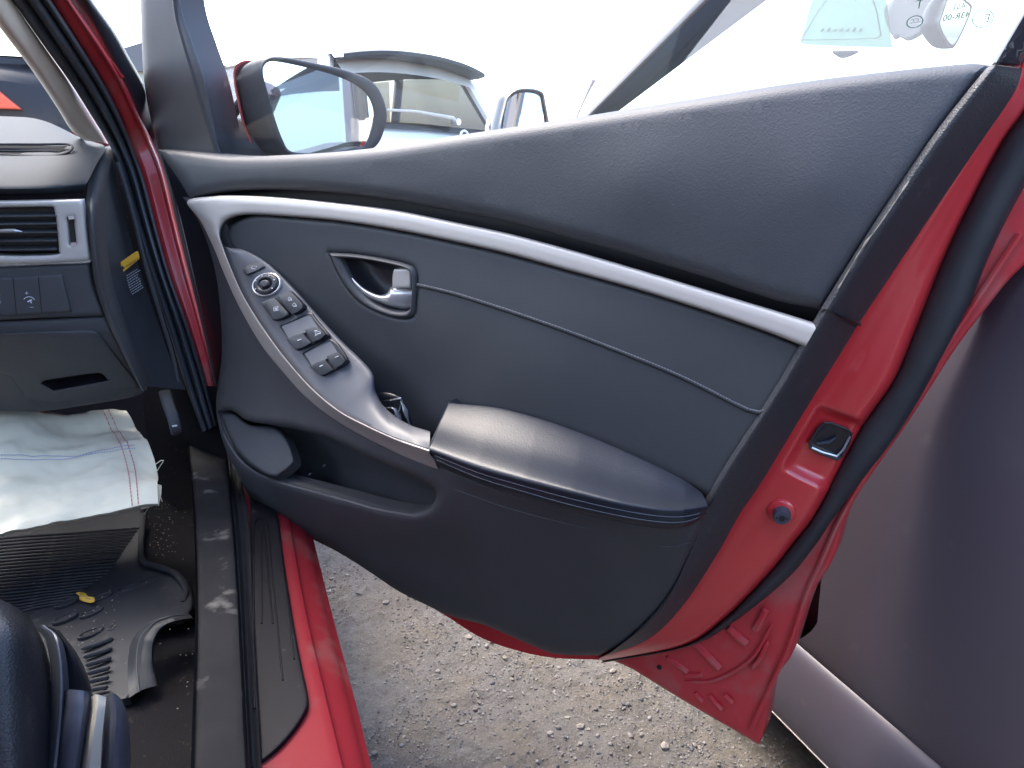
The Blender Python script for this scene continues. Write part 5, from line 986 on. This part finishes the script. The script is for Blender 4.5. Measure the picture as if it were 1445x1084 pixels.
def sack():
    r = root('woven_sack', Py(60, 740, 1.26), 'folded pale woven plastic sack with red and blue stitched seams in the footwell', 'sack')
    N = 90
    top = [(-200, 552), (-90, 556), (0, 567), (50, 577), (95, 585), (140, 581), (178, 578)]
    bot = [(-200, 790), (-90, 768), (0, 748), (60, 737), (120, 724), (180, 712), (222, 705)]
    def row(t, Y, dy=0):
        p = [(a[0]*(1-t)+b[0]*t+(16*math.sin(math.pi*t)*(1 if i == 6 else .6 if i == 5 else 0)), a[1]*(1-t)+b[1]*t+dy) for i, (a, b) in enumerate(zip(top, bot))]
        return ry(p, Y, N)
    ts = np.linspace(0, 1, 34); A = []
    for t in ts:
        Y = 1.47-.26*t+.025*math.sin(t*math.pi)*0
        R = row(t, Y)
        for k, p in enumerate(R):
            w = .012*mn.noise(Vector((p[0]*7, t*4.2, 1)))+.009*mn.noise(Vector((p[0]*18+t*6, t*9, 5)))+.004*abs(mn.noise(Vector((p[0]*34-t*9, t*14, 9))))
            f = .010*abs(math.sin((t*3.1-p[0]*1.2)*2.2))**6
            p += np.array([0, -.25, .9])*(w-f)
            if k > N-8: p[2] -= .004*((k-(N-8))/8)**2
        A.append(R)
    A = np.array(A); mb = MB(); mb.grid(A)
    hem = A[-1]; und = [hem+np.array([0, .004, -.006]), hem+np.array([0, .06, -.012]), A[-12]+np.array([0, .03, -.03])]
    mb.grid(np.stack([hem]+und)); e = A[:, -1]; mb.grid(np.stack([e, e+np.array([-.002, .012, -.008]), e+np.array([-.03, .03, -.02])])); t0 = A[0]; mb.grid(np.stack([t0, t0+np.array([0, .01, -.012]), t0+np.array([0, -.01, -.05])]))
    m = mat('woven plastic sack', (.86, .80, .60), .6, bump=(400, .5, 'noise'), vary=(9, (.80, .74, .56), .8))
    mb.build('cloth', m, r, ang=70)
    mr, mbl = mat('red thread', (.66, .28, .27), .8), mat('blue thread', (.36, .38, .58), .8)
    col = lambda j: A[:, j]+np.array([0, -.0012, .0012])
    for j in (N-11, N-14):
        for s in (0,):
            mb = MB(); P_ = col(j)
            for k in range(0, 33): mb.tube([P_[k]*.92+P_[k+1]*.08, P_[k]*.2+P_[k+1]*.8], .0008, 4)
            mb.build('red_seam', mr, r)
    for dj in (0, 1):
        i0 = 14+dj; P_ = A[i0]*(.75)+A[i0-1]*.25 if dj else A[i0]; P_ = P_+np.array([0, -.0012, .0012])
        mb = MB()
        for k in range(0, N-8): mb.tube([P_[k]*.92+P_[k+1]*.08, P_[k]*.2+P_[k+1]*.8], .0007, 4)
        mb.build('blue_seam', mbl, r)
    # frayed ends at the corner
    mb = MB()
    for k, (a, b) in enumerate([((220, 655), (231, 650)), ((222, 664), (230, 652)), ((221, 702), (203, 726)), ((222, 702), (229, 708)), ((200, 620), (203, 622)), ((196, 616), (201, 618))]):
        q0, q1 = Py(*a, 1.27+.01*k), Py(*b, 1.25+.01*k); mb.tube([q0, (q0+q1)/2+np.array([.002, 0, .003]), q1], .0007, 4)
    mb.build('frayed_thread', m, r)
sack()

def leaf():
    c = Pz(120, 843, .2845); r = root('fallen_leaf', c, 'small yellow leaf lying on the rubber floor mat', 'leaf')
    o = outline([(107, 838, 1), (112, 836), (121, 838), (124, 842), (133, 844), (134, 849, 1), (128, 851), (118, 849), (112, 846), (112, 841)], 2)
    L = np.array([Pz(x, y, .2845+.003*math.sin(x*.3)) for x, y in o]); mb = MB(); mb.prism(L, np.array([0, 0, .0008])); mb.build('blade', M['leaf'], r, smooth=False)
    mb = MB(); mb.tube([Pz(108, 838, .287), Pz(120, 843, .287), Pz(133, 848, .287)], .0006, 4); mb.build('midrib', M['stem'], r)
leaf()
def debris():
    mb = MB(); ms = MB()
    for k in range(190):
        if k < 90: x, y = rng.normal(150, 45), rng.normal(880, 26)
        elif k < 170: x, y = rng.normal(228, 18), rng.normal(742, 22)
        else: x, y = rng.uniform(190, 272), rng.uniform(760, 1060)
        if x > 272 or x < 5: continue
        p = Pz(x, y, .283 if y > 800 or x < 200 else .268); v, f = SH[k % 14]; mb.add(v*rng.uniform(.0005, .0016)+p, f)
    o = mb.build('grit', M['stem'], merge=False); tag(o, 'pale grit and crumbs scattered over the mat and carpet', 'grit', kind='stuff')
debris()
def strap():
    r = root('crumpled_strap', Pd(555, 590, .02), 'crumpled dark strap with glossy folds tucked in the door pull beside the armrest', 'strap')
    N = 40
    for k, (pts, nn, w, mm) in enumerate([
        ([(530, 572), (531, 563), (542, 559), (556, 560), (566, 566), (570, 578), (574, 592), (577, 602)], [.020, .022, .024, .024, .022, .020, .018, .016], .0065, 'well'),
        ([(534, 574), (540, 567), (552, 565), (560, 569), (552, 575), (541, 577), (535, 575)], [.026, .028, .03, .028, .027, .026, .026], .004, 'well'),
        ([(540, 580), (546, 576), (556, 576), (562, 586), (566, 598), (570, 604)], [.026, .03, .03, .028, .026, .022], .006, 'plast'),
        ([(536, 582), (544, 590), (556, 588), (563, 580), (566, 570)], [.026, .028, .03, .028, .026], .004, 'plast'),
        ([(566, 566), (571, 577), (575, 590), (578, 602)], [.026, .026, .024, .02], .0045, 'plast')]):
        mb = MB(); mb.tube(rd(pts, nn, N), [w*(.7+.3*math.sin(q*9+k)) for q in np.linspace(0, 1, N)], 8, flat=.35); mb.build('strap_fold' if mm == 'well' else 'clear_wrap', M[mm], r)
    mb = MB(); mb.tube(rd([(551, 565), (560, 563), (566, 562)], [.030, .031, .03], 10), .0012, 6); mb.build('metal_edge', M['chrome'], r)
strap()
